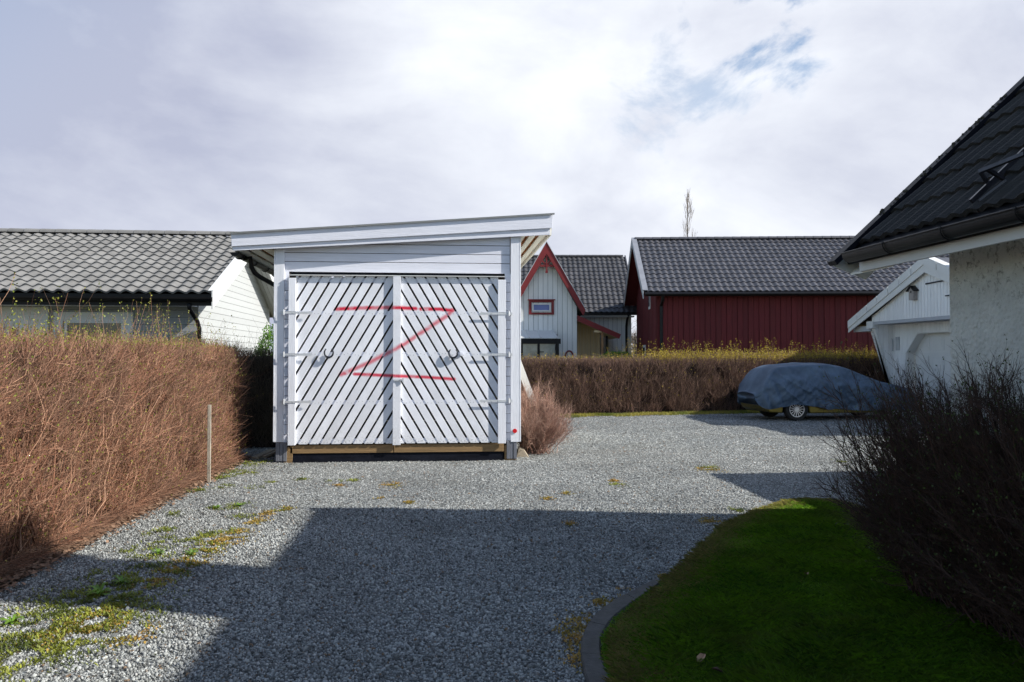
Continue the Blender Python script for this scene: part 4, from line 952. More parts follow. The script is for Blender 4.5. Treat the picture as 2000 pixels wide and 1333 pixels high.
    # downpipe
    a = onY(372, 604, Y0-0.5); d = MB(); d.tube([(a.x, Y0-0.6, zE-0.2), (a.x, Y0-0.55, zE-0.32), (a.x+0.05, Y0-0.2, zE-0.55), (a.x+0.06, Y0-0.09, zE-0.7), (a.x+0.06, Y0-0.09, 0)], 0.045, 10); d.build('downpipe', m_black, H, smooth=True)
    # window and door
    def frame(x0, x1, z0, z1, w, name, parent=H, yy=Y0-0.05, m=m_clean):
        f = MB(); f.box((x0, yy, z0), (x0+w, yy+0.05, z1)); f.box((x1-w, yy, z0), (x1, yy+0.05, z1)); f.box((x0+w, yy, z1-w), (x1-w, yy+0.05, z1)); f.box((x0+w, yy, z0), (x1-w, yy+0.05, z0+w)); return f.build(name, m, parent, bev=0.003)
    A, B = onY(107, 610, Y0), onY(262, 610, Y0); fr = frame(A.x, B.x, 0.9, A.z, 0.19, 'window', yy=Y0-0.06)
    a, b = onY(127, 626, Y0), onY(247, 626, Y0); frame(a.x+0.02, b.x-0.02, 1.1, a.z, 0.06, 'sash', fr, yy=Y0-0.075)
    MB().box((a.x, Y0-0.055, 1.0), (b.x, Y0-0.045, a.z-0.02)).build('pane', m_glass, fr)
    A, B = onY(-60, 599, Y0), onY(97, 599, Y0); fr = frame(A.x, B.x, 0.2, A.z, 0.16, 'door_frame', yy=Y0-0.06)
    MB().box((A.x+0.16, Y0-0.05, 0.2), (B.x-0.16, Y0-0.03, A.z-0.16)).build('door_panel', m_clean, fr)
    c = onY(29, 646, Y0); MB().box((c.x-0.05, Y0-0.07, c.z-0.25), (c.x+0.05, Y0-0.055, c.z+0.05)).build('door_plate', m_black, fr)
left_house()

# ------------------------------------------------------------------ red barn
def red_barn():
    Z0 = 30.0; o = c2w((1283-1000)/F*Z0, Z0); rz = -R(7.7)
    H = thing('red_barn', 'long dark red vertical-boarded barn with dark tiled roof beyond the hedge', 'barn', o, rz)
    # local: x along the long wall, y away
    W, Ln = 6.6, 16.0; zE = 1.6+131*29.2/F; zR = 1.6+231*(33.3)/F; ov = 0.5; vx = -0.55
    tpn = (zR-zE)/(W/2+ov)
    b = MB(); boards_v(b, (0, 0), (Ln, 0), -0.1, lambda s: zE-0.12, w=0.20/1, gap=0.012, t=0.022, nrm=(0, -1, 0), batten=0.018); b.build('front_wall', m_redw, H)
    MB().box((0.03, 0.002, 0), (Ln-0.03, 0.12, zE-0.15)).build('wall_backing', m_redseam, H)
    top = lambda s: zE-0.1+tpn*(ov+(s if s < W/2 else W-s))
    b = MB(); boards_v(b, (0, 0), (0, W), -0.1, lambda s: top(s)-0.02, w=0.20, gap=0.012, t=0.022, nrm=(-1, 0, 0), batten=0.018); b.build('gable_wall', m_redw, H)
    MB().prism([(0.002, 0.13, 0), (0.002, W-0.03, 0), (0.002, W-0.03, top(W)-0.1), (0.002, W/2, top(W/2)-0.1), (0.002, 0.13, top(0.1)-0.1)], (0.1, 0, 0)).build('gable_backing', m_redseam, H)
    MB().box((Ln-0.1, 0.13, 0), (Ln, W, zE)).build('end_wall', m_redw, H)
    V = Vector((0, 1, tpn)).normalized(); S = math.hypot(W/2+ov, zR-zE)
    tiles((vx+0.14, -ov, zE), (1, 0, 0), V, Ln+0.6-vx, S, wave=0.235, row=0.36, amp=0.045, step=0.035, sub=6, flip=True).build('roof_tiles', m_tile_b, H)
    ridge_caps(MB(), (vx+0.1, W/2, zR+0.03), (Ln+0.8, W/2, zR+0.03), 0.13, 0.37).build('ridge_tiles', m_tile_b, H)
    MB().prism([(vx+0.05, -ov+0.04, zE-0.02), (vx+0.05, W/2, zR-0.02), (vx+0.05, W/2, zR-0.08), (vx+0.05, -ov+0.04, zE-0.08)], (Ln+0.9, 0, 0)).build('roof_deck', m_black, H)
    MB().prism([(vx+0.05, W+ov, zE), (vx+0.05, W/2, zR), (vx+0.05, W/2, zR-0.06), (vx+0.05, W+ov, zE-0.06)], (Ln+0.9, 0, 0)).build('far_roof_slope', m_tile_b, H)
    for s, y0 in ((1, -ov-0.03), (-1, W+ov+0.03)):
        MB().prism([(vx-0.03, y0, zE+0.02), (vx-0.03, W/2, zR+0.06), (vx-0.03, W/2, zR-0.2), (vx-0.03, y0, zE-0.26)], (0.03, 0, 0)).build('barge_board', mat('grey_white_trim', (0.42, 0.44, 0.46), 0.6, 0.08, 4), H)
        MB().prism([(vx-0.04, y0, zE+0.055), (vx+0.16, y0, zE+0.055), (vx+0.16, W/2, zR+0.095), (vx-0.04, W/2, zR+0.095)], (0, 0, 0.02)).build('verge_capping', mat('grey_sheet_metal', (0.24, 0.25, 0.28), 0.4, 0.1, 3), H)
        MB().prism([(vx+0.0, y0+0.05*s, zE-0.16), (-0.02, y0+0.05*s, zE-0.16), (-0.02, W/2, zR-0.12), (vx, W/2, zR-0.12)], (0, 0, 0.02)).build('gable_soffit', m_redw, H)
    MB().box((vx+0.1, -ov+0.02, zE-0.16), (Ln+0.5, -ov+0.05, zE-0.02)).build('fascia', m_black, H)
    g = MB(); g.tube([(vx+0.05, -ov-0.06, zE-0.08), (Ln+0.6, -ov-0.06, zE-0.08)], 0.07, 10); g.build('gutter', m_black, H)
    g = MB(); x = 0.16; g.tube([(x, -ov-0.05, zE-0.12), (x, -ov+0.02, zE-0.3), (x, -0.1, zE-0.5), (x, -0.1, 0)], 0.06, 8); g.build('downpipe', m_black, H)
    w_ = MB(); w_.box((-0.06, 3.1, 0.2), (-0.03, 3.9, 2.15)); f = w_.build('window', m_clean, H)
    MB().box((-0.07, 3.22, 0.35), (-0.062, 3.78, 2.05)).build('pane', m_glass, f)
    w_ = MB(); w_.box((-0.06, 1.5, zE-0.5), (-0.03, 2.0, zE+0.75)); f = w_.build('window', m_clean, H); MB().box((-0.07, 1.58, zE-0.4), (-0.062, 1.92, zE+0.65)).build('pane', m_glass, f)
red_barn()

# ------------------------------------------------------------------ white gabled house
def white_house():
    Z0 = 34.0; K = Z0/F; o = c2w((1067-1000)*K, Z0); X = lambda px: (px-1067)*K; Zz = lambda py, dz=0.0: EYE+(700-py)*(Z0+dz)/F
    H = thing('white_gabled_house', 'white boarded house with steep red-edged gable and charcoal tiled wing', 'house', o, -TH)
    tpn = 1.78; zA = Zz(474)-0.0; hw = X(1140)
    # gable block
    xa, xb = X(985), X(1127); zapex = Zz(500)
    top = lambda s: min(zapex, Zz(488)-0.12-tpn*abs(s+xa))
    b = MB(); boards_v(b, (xa, 0), (xb, 0), -0.1, top, w=0.21, gap=0.014, t=0.02, nrm=(0, -1, 0), batten=0.02); b.build('gable_wall', m_house, H)
    MB().prism([(xa+0.02, 0.002, 0), (xb-0.02, 0.002, 0), (xb-0.02, 0.002, top(xb-xa-0.02)-0.08), (0, 0.002, zapex-0.1), (xa+0.02, 0.002, max(0.1, top(0.02)-0.08))], (0, 0.2, 0)).build('gable_backing', m_seam, H)
    MB().box((xb-0.15, 0.21, 0), (xb, 3.5, Zz(612))).build('side_wall', m_house, H)
    # steep roof over gable: two slopes
    for s in (1, -1):
        e = s*hw*1.02; zE = zA-tpn*abs(e)
        MB().prism([(0, -0.35, zA-0.02), (e, -0.35, zE-0.02), (e, -0.35, zE-0.14), (0, -0.35, zA-0.17)], (0, 4.6, 0)).build('gable_roof', m_tile_w, H)
        f = MB(); f.prism([(0, -0.40, zA-0.01), (e+s*0.02, -0.40, zE-0.01), (e+s*0.02-s*0.1, -0.40, zE-0.40+0.15), (0, -0.40, zA-0.52)], (0, 0.045, 0)); f.build('red_barge_board', m_redt, H)
        MB().prism([(0, -0.42, zA+0.02), (e+s*0.03, -0.42, zE+0.02), (e+s*0.03, -0.42, zE-0.02), (0, -0.42, zA-0.02)], (0, 0.1, 0)).build('verge_capping', m_zinc, H)
    # gable ornament
    g = MB(); zt = Zz(521); y = -0.34
    g.bar((X(1054), y, zt), (X(1081), y, zt), 0.06, 0.09); g.bar((0, y, Zz(495)), (0, y, Zz(533)), 0.08, 0.06)
    for s in (1, -1): g.bar((0, y, zt+0.03), (s*0.24, y, zt+0.26), 0.05, 0.07)
    g.bar((0, y, Zz(535)), (0, y, Zz(531)), 0.12, 0.1); g.build('gable_ornament', m_redt, H)
    # window
    w_ = MB(); x0, x1, z0, z1 = X(1033), X(1082), Zz(615), Zz(587); t = 0.11
    w_.box((x0, -0.09, z0), (x0+t, -0.045, z1)); w_.box((x1-t, -0.09, z0), (x1, -0.045, z1)); w_.box((x0+t, -0.09, z1-t*0.8), (x1-t, -0.045, z1)); w_.box((x0+t, -0.09, z0), (x1-t, -0.045, z0+t*0.8)); w_.box((x0-0.05, -0.14, z1+0.002), (x1+0.05, -0.04, z1+0.04))
    f = w_.build('window', m_redt, H); q = MB(); i = 0.13; q.box((x0+i, -0.075, z0+i), (x0+i+0.07, -0.05, z1-i)); q.box((x1-i-0.07, -0.075, z0+i), (x1-i, -0.05, z1-i)); q.box((x0+i+0.07, -0.075, z1-i-0.06), (x1-i-0.07, -0.05, z1-i)); q.box((x0+i+0.07, -0.075, z0+i), (x1-i-0.07, -0.05, z0+i+0.06)); q.build('sash', m_clean, f)
    MB().box((x0+i, -0.048, z0+i), (x1-i, -0.044, z1-i)).build('pane', m_curt, f)
    # wing to the right, set back
    yb = 3.0; Zw = Z0+yb; Kw = Zw/F; Xw = lambda px: (px-1000)*Kw-(1067-1000)*K; ze = EYE+(700-611)*(Zw-0.5)/F; zr = EYE+(700-502)*(Zw+3.4)/F
    x0, x1 = Xw(1100), Xw(1232)
    b = MB(); boards_v(b, (x0, yb), (x1, yb), -0.1, lambda s: ze-0.05, w=0.21, gap=0.014, t=0.02, nrm=(0, -1, 0), batten=0.02); b.build('wing_wall', m_house, H)
    MB().box((x0, yb+0.002, 0), (x1-0.02, yb+0.2, ze-0.1)).build('wing_backing', m_seam, H)
    MB().box((x1-0.2, yb-0.05, 0), (x1+0.02, yb-0.022, ze-0.05)).build('corner_trim', m_clean, H)
    S = math.hypot(3.9, zr-ze); V = Vector((0, 3.9, zr-ze)).normalized(); xe = (1243-1000)*(Zw-0.4)/F-(1067-1000)*K; x00 = Xw(960)
    tiles((x00, yb-0.5, ze), (1, 0, 0), V, xe-x00, S, wave=0.25, row=0.36, amp=0.045, step=0.035, sub=5).build('wing_roof_tiles', m_tile_w, H)
    ridge_caps(MB(), (x00, yb+3.4, zr+0.02), (xe-0.1, yb+3.4, zr+0.02), 0.12, 0.38).build('ridge_tiles', m_tile_w, H)
    MB().prism([(x00, yb-0.46, ze-0.02), (x00, yb+3.4, zr-0.02), (x00, yb+3.4, zr-0.08), (x00, yb-0.46, ze-0.1)], (xe-x00-0.02, 0, 0)).build('roof_deck', m_black, H)
    MB().prism([(xe, yb-0.5, ze+0.05), (xe, yb+3.4, zr+0.09), (xe, yb+3.4, zr-0.08), (xe, yb-0.5, ze-0.12)], (0.06, 0, 0)).build('verge_capping', m_tile_b, H)
    MB().box((x00, yb-0.6, ze-0.12), (xe, yb-0.5, ze-0.02)).build('gutter', m_black, H)
    MB().box((x00, yb-0.49, ze-0.2), (xe-0.1, yb, ze-0.14)).build('eave_soffit', m_clean, H)
    d = MB(); xx = Xw(1223); d.tube([(xx+0.05, yb-0.5, ze-0.1), (xx, yb-0.3, ze-0.35), (xx, yb-0.09, ze-0.6), (xx, yb-0.09, 0)], 0.055, 8); d.build('downpipe', m_black, H)
    # porch in the angle: lean-to roof sloping down to the right
    P0, P1 = (X(1127), Zz(620)), (X(1210), Zz(657))
    MB().prism([(P0[0], -0.2, P0[1]+0.05), (P1[0], -0.2, P1[1]+0.05), (P1[0], -0.2, P1[1]-0.03), (P0[0], -0.2, P0[1]-0.03)], (0, 2.9, 0)).build('porch_roof', m_tile_w, H)
    MB().prism([(P0[0], -0.25, P0[1]+0.07), (P1[0]+0.03, -0.25, P1[1]+0.07), (P1[0]-0.04, -0.25, P1[1]-0.12), (P0[0], -0.25, P0[1]-0.17)], (0, 0.04, 0)).build('porch_barge_board', m_redt, H)
    b = MB(); pr = lambda s: P0[1]-0.1+(P1[1]-P0[1])*s/(P1[0]-P0[0]); boards_v(b, (P0[0], 1.6), (X(1180), 1.6), 0, pr, w=0.14, gap=0.012, t=0.02, nrm=(0, -1, 0)); b.build('porch_wall', m_cream, H)
    MB().prism([(P0[0]+0.02, -0.1, P0[1]-0.06), (P1[0]-0.1, -0.1, P1[1]-0.06), (P1[0]-0.1, -0.1, P1[1]-0.09), (P0[0]+0.02, -0.1, P0[1]-0.09)], (0, 2.7, 0)).build('porch_ceiling', m_cream, H)
    MB().box((X(1174), -0.1, 0), (X(1178), 0.0, Zz(645))).build('porch_post', mat('brown_post', (0.33, 0.19, 0.09), 0.7, 0.15, 4), H)
    MB().box((X(1160), -0.1, Zz(650)), (X(1186), 0.0, Zz(645.5))).build('porch_beam', m_cream, H)
    MB().tube([(X(1187), 0.3, 0), (X(1187), 0.3, Zz(656))], 0.05, 8).build('porch_downpipe', m_black, H)
    # garden room: white lean-to roof on a black glazed frame
    x0, x1 = X(985), X(1086); za, zb = Zz(647), Zz(663)
    rf = MB(); rf.prism([(x0, -0.03, za), (X(1080), -0.03, za), (X(1088), -1.3, zb), (x0, -1.3, zb)], (0, 0, 0.03)); ro = rf.build('garden_room_roof', m_clean, H)
    rb = MB()
    for px in (1030, 1052, 1080): rb.bar((X(px-2), -0.05, za+0.045), (X(px+3), -1.3, zb+0.045), 0.05, 0.03)
    rb.build('glazing_bar', m_clean, ro)
    f = MB(); f.box((x0, -1.35, zb-0.22), (x1+0.12, -1.25, zb-0.01))
    for px in (1018, 1050, 1086): f.box((X(px)-0.05, -1.32, 0), (X(px)+0.05, -1.26, zb-0.22))
    f.box((x1-0.02, -1.25, 0), (x1+0.05, -0.05, 0.5)); f.box((x1-0.02, -0.12, 0.5), (x1+0.05, -0.05, za-0.15)); f.box((X(1050), -1.31, Zz(689)), (X(1060), -1.27, Zz(687.5))); f.build('garden_room_frame', m_black, H)
    gl = mat('pale_reflecting_glass', (0.22, 0.25, 0.24), 0.1, 0.3, 2.5, spec=0.9)
    MB().box((x0, -1.295, 0), (X(1080), -1.285, zb-0.2)).build('garden_room_glass', gl, H)
    # arched ornament by the wall
    a = MB(); c = (X(1111), -0.2, Zz(697)); a.tube([(c[0]+0.17*math.cos(R(t)), c[1], c[2]+0.26*math.sin(R(t))-0.02) for t in range(0, 181, 15)], 0.035, 8); a.build('arched_trellis', m_redt, H)
white_house()
# evergreen bush at the house
def leafy(name, label, c, rx, ry, rz, n, m, size=0.06, cat='bush'):
    g = thing(name, label, cat, (c[0], c[1], 0))
    D = rng.normal(size=(n, 3)); D /= np.linalg.norm(D, axis=1, keepdims=True); rr = rng.uniform(0.6, 1, n)**0.5
    f = np.array([1+0.25*mnoise.noise(Vector(d)*2.5+Vector(c)) for d in D]); P = D*(rr*f)[:, None]*[rx, ry, rz]+np.array(c)
    V, Fq = leaves(P, size, 0.3); npmesh('foliage', V, Fq, m, g)
    b = MB()
    for i in range(14): b.tube([(c[0]+random.gauss(0, 0.05), c[1], 0), (c[0]+random.uniform(-rx, rx)*0.6, c[1]+random.uniform(-ry, ry)*0.5, c[2]+rz*0.4)], [0.02, 0.006], 5)
    b.build('stems', m_tw_n, g)
m_ever = mat('evergreen_leaf', (0.09, 0.20, 0.02), 0.45, 0.25, 3, island=0.35, trans=0.2)
p = c2w((1203-1000)/F*31, 31); leafy('evergreen_bush', 'small bright green bush in front of the wing of the white gabled house', (p.x, p.y, 1.45), 0.75, 0.6, 0.38, 5000, m_ever, 0.07)
p = c2w((528-1000)/F*19, 19); leafy('evergreen_bush', 'yellow-green bush in the narrow gap left of the shed', (p.x, p.y, 1.2), 0.4, 0.5, 1.15, 6000, m_ever, 0.05)

# ------------------------------------------------------------------ garage
def garage():
    Xg = 13.05; Yf = 23.0; Ym = 20.2; Yn = 2*Ym-Yf; Xr = 13.67
    H = thing('garage', 'white board garage with angled wing wall and panelled door at the right of the yard', 'garage', (16, Ym, 0))
    Xv = 12.92; zA = onX(1815, 503, Xv).z; tip = onX(1658, 632, Xv); tpn = (zA-tip.z)/(tip.y-Ym); Yt = tip.y; Xb = 19.5
    zb = 2.70
    # gable boards
    b = MB(); top = lambda s: zA-0.30-tpn*abs(Yf+0.05-s-Ym)
    boards_v(b, (Xg, Yf+0.05), (Xg, Yn-0.05), zb, top, w=0.14, gap=0.012, t=0.022, nrm=(-1, 0, 0)); b.build('gable_boards', m_gar, H)
    MB().prism([(Xg+0.002, Yf, zb+0.01), (Xg+0.002, Yn, zb+0.01), (Xg+0.002, Ym, zA-0.34)], (0.1, 0, 0)).build('gable_backing', m_seam, H)
    MB().box((Xg-0.02, Yn-0.1, zb-0.09), (Xr, Yf+0.16, zb-0.002)).build('soffit_beam', mat('grey_underside', (0.40, 0.42, 0.45), 0.7, 0.05), H)
    # recessed wall with door opening (cut corners)
    w_ = MB(); dl, dt, dc = onX(1772, 690, Xr).y, onX(1795, 651, Xr), onX(1772, 690, Xr); Yd0 = dl; Yd1 = 2*Ym-dl; zt = dt.z; zc = dc.z; ch = Yd0-dt.y
    def doorz(y):
        if y > Yd0 or y < Yd1: return 0.0
        e = min(Yd0-y, y-Yd1); return zt if e >= ch else zc+(zt-zc)*e/ch
    n = 44; L = Yf-Yn; ww = L/n
    for i in range(n):
        ya, yb = Yf-i*ww-0.005, Yf-(i+1)*ww+0.005
        w_.prism([(Xr, ya, doorz(ya)-0.002), (Xr, yb, doorz(yb)-0.002), (Xr, yb, zb-0.09), (Xr, ya, zb-0.09)], (-0.022, 0, 0))
    w_.build('front_wall', m_gar, H)
    bk_ = MB(); bk_.box((Xr+0.002, Yf, 0), (Xr+0.06, Yd0, zb)); bk_.box((Xr+0.002, Yn, 0), (Xr+0.06, Yd1, zb)); bk_.box((Xr+0.002, Yd1, zt), (Xr+0.06, Yd0, zb)); bk_.prism([(Xr+0.002, Yd0, zc), (Xr+0.002, Yd0, zt), (Xr+0.002, Yd0-ch, zt)], (0.058, 0, 0)); bk_.build('wall_backing', m_seam, H)
    # reveal lining
    rv = MB(); pts = [(Yd0, 0), (Yd0, zc), (Yd0-ch, zt), (Yd1+ch, zt), (Yd1, zc), (Yd1, 0)]
    for (y0, z0), (y1, z1) in zip(pts[:-1], pts[1:]): rv.bar((Xr+0.08, y0, z0), (Xr+0.08, y1, z1), 0.03, 0.26, up=(1, 0, 0))
    rv.build('door_reveal', m_clean, H)
    D = MB(); xd = Xr+0.2; D.box((xd+0.02, Yd1+0.02, 0), (xd+0.06, Yd0-0.02, zt-0.02)); do = D.build('garage_door', m_clean, H)
    pn = MB(); hh = zt/4.0
    for r in range(4):
        for c in range(6):
            y0 = Yd1+0.12+c*(Yd0-Yd1-0.2)/6; y1 = y0+(Yd0-Yd1-0.2)/6-0.12; z0 = r*hh+0.09; z1 = (r+1)*hh-0.09
            pn.box((xd+0.008, y0, z0), (xd+0.02, y1, z1)); pn.box((xd+0.0, y0+0.07, z0+0.06), (xd+0.008, y1-0.07, z1-0.06))
        pn.box((xd+0.016, Yd1+0.03, r*hh+0.008), (xd+0.0198, Yd0-0.03, r*hh+0.06))
    pn.build('door_panels', m_clean, do, bev=0.004)
    # wing wall (far side): wide at top, narrow at foot, sheathed edge
    a = onY(1745, 640, Yf); o1 = onY(1706, 635, Yf); o2 = onY(1741, 745, Yf)
    xo = lambda z: o1.x+(o2.x-o1.x)*(o1.z-z)/(o1.z-o2.z)
    W = MB(); z_t = zb-0.092; z_l = 0.15; nb = 4
    for i in range(nb):
        x0 = Xr-(Xr-xo(z_t))*(i+1)/nb; x1 = Xr-(Xr-xo(z_t))*i/nb-0.012
        # clip the board with the sloping edge
        zl0 = z_l
        def zed(x): return o1.z-(x-o1.x)/(o2.x-o1.x)*(o1.z-o2.z) if x < xo(z_l) else z_l
        W.prism([(x0, Yf-0.03, max(z_l, zed(x0))), (x1, Yf-0.03, max(z_l, zed(x1))), (x1, Yf-0.03, z_t), (x0, Yf-0.03, z_t)], (0, 0.028, 0)) if zed(x0) < z_t else W.prism([(x0+0.02, Yf-0.03, z_t-0.02), (x1, Yf-0.03, max(z_l, zed(x1))), (x1, Yf-0.03, z_t)], (0, 0.028, 0))
    W.prism([(xo(z_t), Yf+0.0, z_t), (xo(z_l), Yf+0.0, z_l), (Xr, Yf+0.0, z_l), (Xr, Yf+0.0, z_t)], (0, 0.1, 0)); W.build('wing_wall', m_gar, H)
    e = MB(); k = 22; 
    for i in range(k):
        za, zc_ = z_t-(z_t-z_l)*i/k, z_t-(z_t-z_l)*(i+1)/k+0.008
        e.prism([(xo(za)-0.012, Yf-0.04, za), (xo(zc_)-0.012, Yf-0.04, zc_), (xo(zc_)+0.012, Yf-0.04, zc_), (xo(za)+0.012, Yf-0.04, za)], (0, 0.3, 0))
    e.build('wing_edge', m_clean, H)
    MB().box((Xg-0.06, Yf-0.05, zb-0.2), (Xg+0.1, Yf+0.3, zb+0.02)).build('bracket_block', m_clean, H)
    MB().box((Xr+0.07, Yf-0.01, 0), (Xb, Yf+0.1, zb)).build('side_wall', m_gar, H); MB().box((Xr+0.07, Yn-0.1, 0), (Xb, Yn+0.01, zb)).build('side_wall', m_gar, H)
    # roof
    for s in (1, -1):
        ye = Ym+s*(Yt-Ym); MB().prism([(Xv, Ym, zA+0.02), (Xv, ye, tip.z+0.02), (Xv, ye, tip.z-0.10), (Xv, Ym, zA-0.12)], (Xb-Xv, 0, 0)).build('roof', m_tile_b, H)
        p = MB(); p.prism([(Xv-0.03, Ym, zA-0.16), (Xv-0.03, ye-s*0.02, tip.z-0.12), (Xv-0.03, ye-s*0.0, tip.z-0.3), (Xv-0.03, Ym, zA-0.38)], (0.028, 0, 0)); p.build('lower_barge_board', m_clean, H, bev=0.003)
        p = MB(); k = 7
        for i in range(k):
            t0, t1 = i/k, (i+1)/k-0.006; l = lambda t: (Ym+(ye-Ym)*t, zA+0.05+(tip.z-zA)*t)
            (y0, z0), (y1, z1) = l(t0), l(t1); p.prism([(Xv-0.055, y0, z0), (Xv-0.055, y1, z1), (Xv-0.055, y1, z1-0.22), (Xv-0.055, y0, z0-0.22)], (0.024, 0, 0)); p.prism([(Xv-0.055, y0, z0+0.002), (Xv-0.055, y1, z1+0.002), (Xv+0.2, y1, z1+0.002), (Xv+0.2, y0, z0+0.002)], (0, 0, 0.01))
        p.build('verge_capping', m_clean, H, bev=0.002)
        MB().prism([(Xv, Ym+s*0.3, zA-0.14-0.3*tpn), (Xv, ye-s*0.05, tip.z-0.12), (Xg, ye-s*0.05, tip.z-0.12), (Xg, Ym+s*0.3, zA-0.14-0.3*tpn)], (0, 0, -0.015)).build('gable_soffit', MATS['grey_underside'], H)
    MB().box((Xg+0.05, 16.5, 3.0), (15.5, 18.95, 4.85)).build('added_shade_box', m_gar, H)  # unseen box added on the near slope to keep the parked car in shade
    MB().box((Xg, Yf+0.16, tip.z-0.28), (Xb, Yt-0.05, tip.z-0.12)).build('eave_box', MATS['grey_underside'], H)
    # hatch strap and wall fittings
    a, b = onX(1808, 555, Xg-0.03), onX(1852, 547, Xg-0.03); MB().bar((Xg-0.035, a.y, a.z), (Xg-0.035, b.y, b.z), 0.012, 0.04, up=(0, 0, 1)).build('hatch_hinge', m_ironm, H)
    a = onX(1850, 578, Xg-0.03); MB().bar((Xg-0.05, a.y+0.05, a.z), (Xg-0.05, a.y-0.1, a.z), 0.02, 0.03).build('hatch_latch', m_ironm, H)
    c = onX(1751, 673, Xr-0.03); f = MB(); f.box((Xr-0.05, c.y-0.16, c.z-0.18), (Xr-0.023, c.y+0.02, c.z+0.22)); f.tube([(Xr-0.06, c.y+0.22+0.07*math.cos(R(t)), c.z+0.08+0.1*math.sin(R(t))) for t in range(-30, 230, 20)], 0.015, 6); f.tube([(Xr-0.06, c.y+0.15, c.z+0.1), (Xr-0.06, c.y+0.15, c.z-0.2)], 0.015, 6); f.build('wall_fitting', MATS['grey_white_trim'], H)
garage()
def shadow_outbuilding():  # unseen building added so the garage shadow reaches further across the gravel
    H = thing('outbuilding', 'tall unseen white outbuilding with a lean-to roof, added beside the garage to extend its shadow', 'outbuilding', (16, 16.6, 0))
    x0, x1, ya, yb = 13.0, 17.0, 14.1, 17.4
    boards_v(MB(), (x0+0.3, yb-0.3), (x0+0.3, ya+0.3), 0, lambda s: 4.0, w=0.14, gap=0.012, nrm=(-1, 0, 0)).build('front_wall', m_gar, H)
    MB().prism([(x0+0.32, ya+0.3, 0), (x1-0.3, ya+0.3, 0), (x1-0.3, ya+0.3, 2.75), (x0+0.32, ya+0.3, 4.0)], (0, yb-ya-0.6, 0)).build('side_wall', m_gar, H)
    MB().prism([(x0, ya, 4.2), (x1, ya, 2.95), (x1, ya, 2.8), (x0, ya, 4.05)], (0, yb-ya, 0)).build('roof', m_tile_b, H)
    MB().box((x0+0.25, 15.0, 0), (x0+0.275, 15.9, 2.1)).build('door', m_clean, H)
shadow_outbuilding()
# birdhouse hanging on the garage gable
c = onX(1784, 575, 12.97); bh = thing('birdhouse', 'small grey wooden birdhouse hanging on the garage gable', 'birdhouse', c)
mg_ = mat('grey_birdhouse_wood', (0.30, 0.27, 0.25), 0.8, 0.15, 8)
w_ = 0.11
MB().prism([(c.x-0.07, c.y-w_, c.z-0.16), (c.x-0.07, c.y+w_, c.z-0.16), (c.x-0.07, c.y+w_, c.z+0.1), (c.x-0.07, c.y, c.z+0.2), (c.x-0.07, c.y-w_, c.z+0.1)], (0.12, 0, 0)).build('box_body', mg_, bh)
r_ = MB()
for s in (1, -1): r_.prism([(c.x-0.12, c.y, c.z+0.21), (c.x-0.12, c.y+s*(w_+0.06), c.z+0.075), (c.x-0.12, c.y+s*(w_+0.06), c.z+0.1), (c.x-0.12, c.y, c.z+0.24)], (0.18, 0, 0))
r_.build('roof', m_black, bh); MB().tube([(c.x-0.072, c.y, c.z+0.06), (c.x-0.078, c.y, c.z+0.06)], 0.025, 12).build('entrance_hole', m_black, bh)

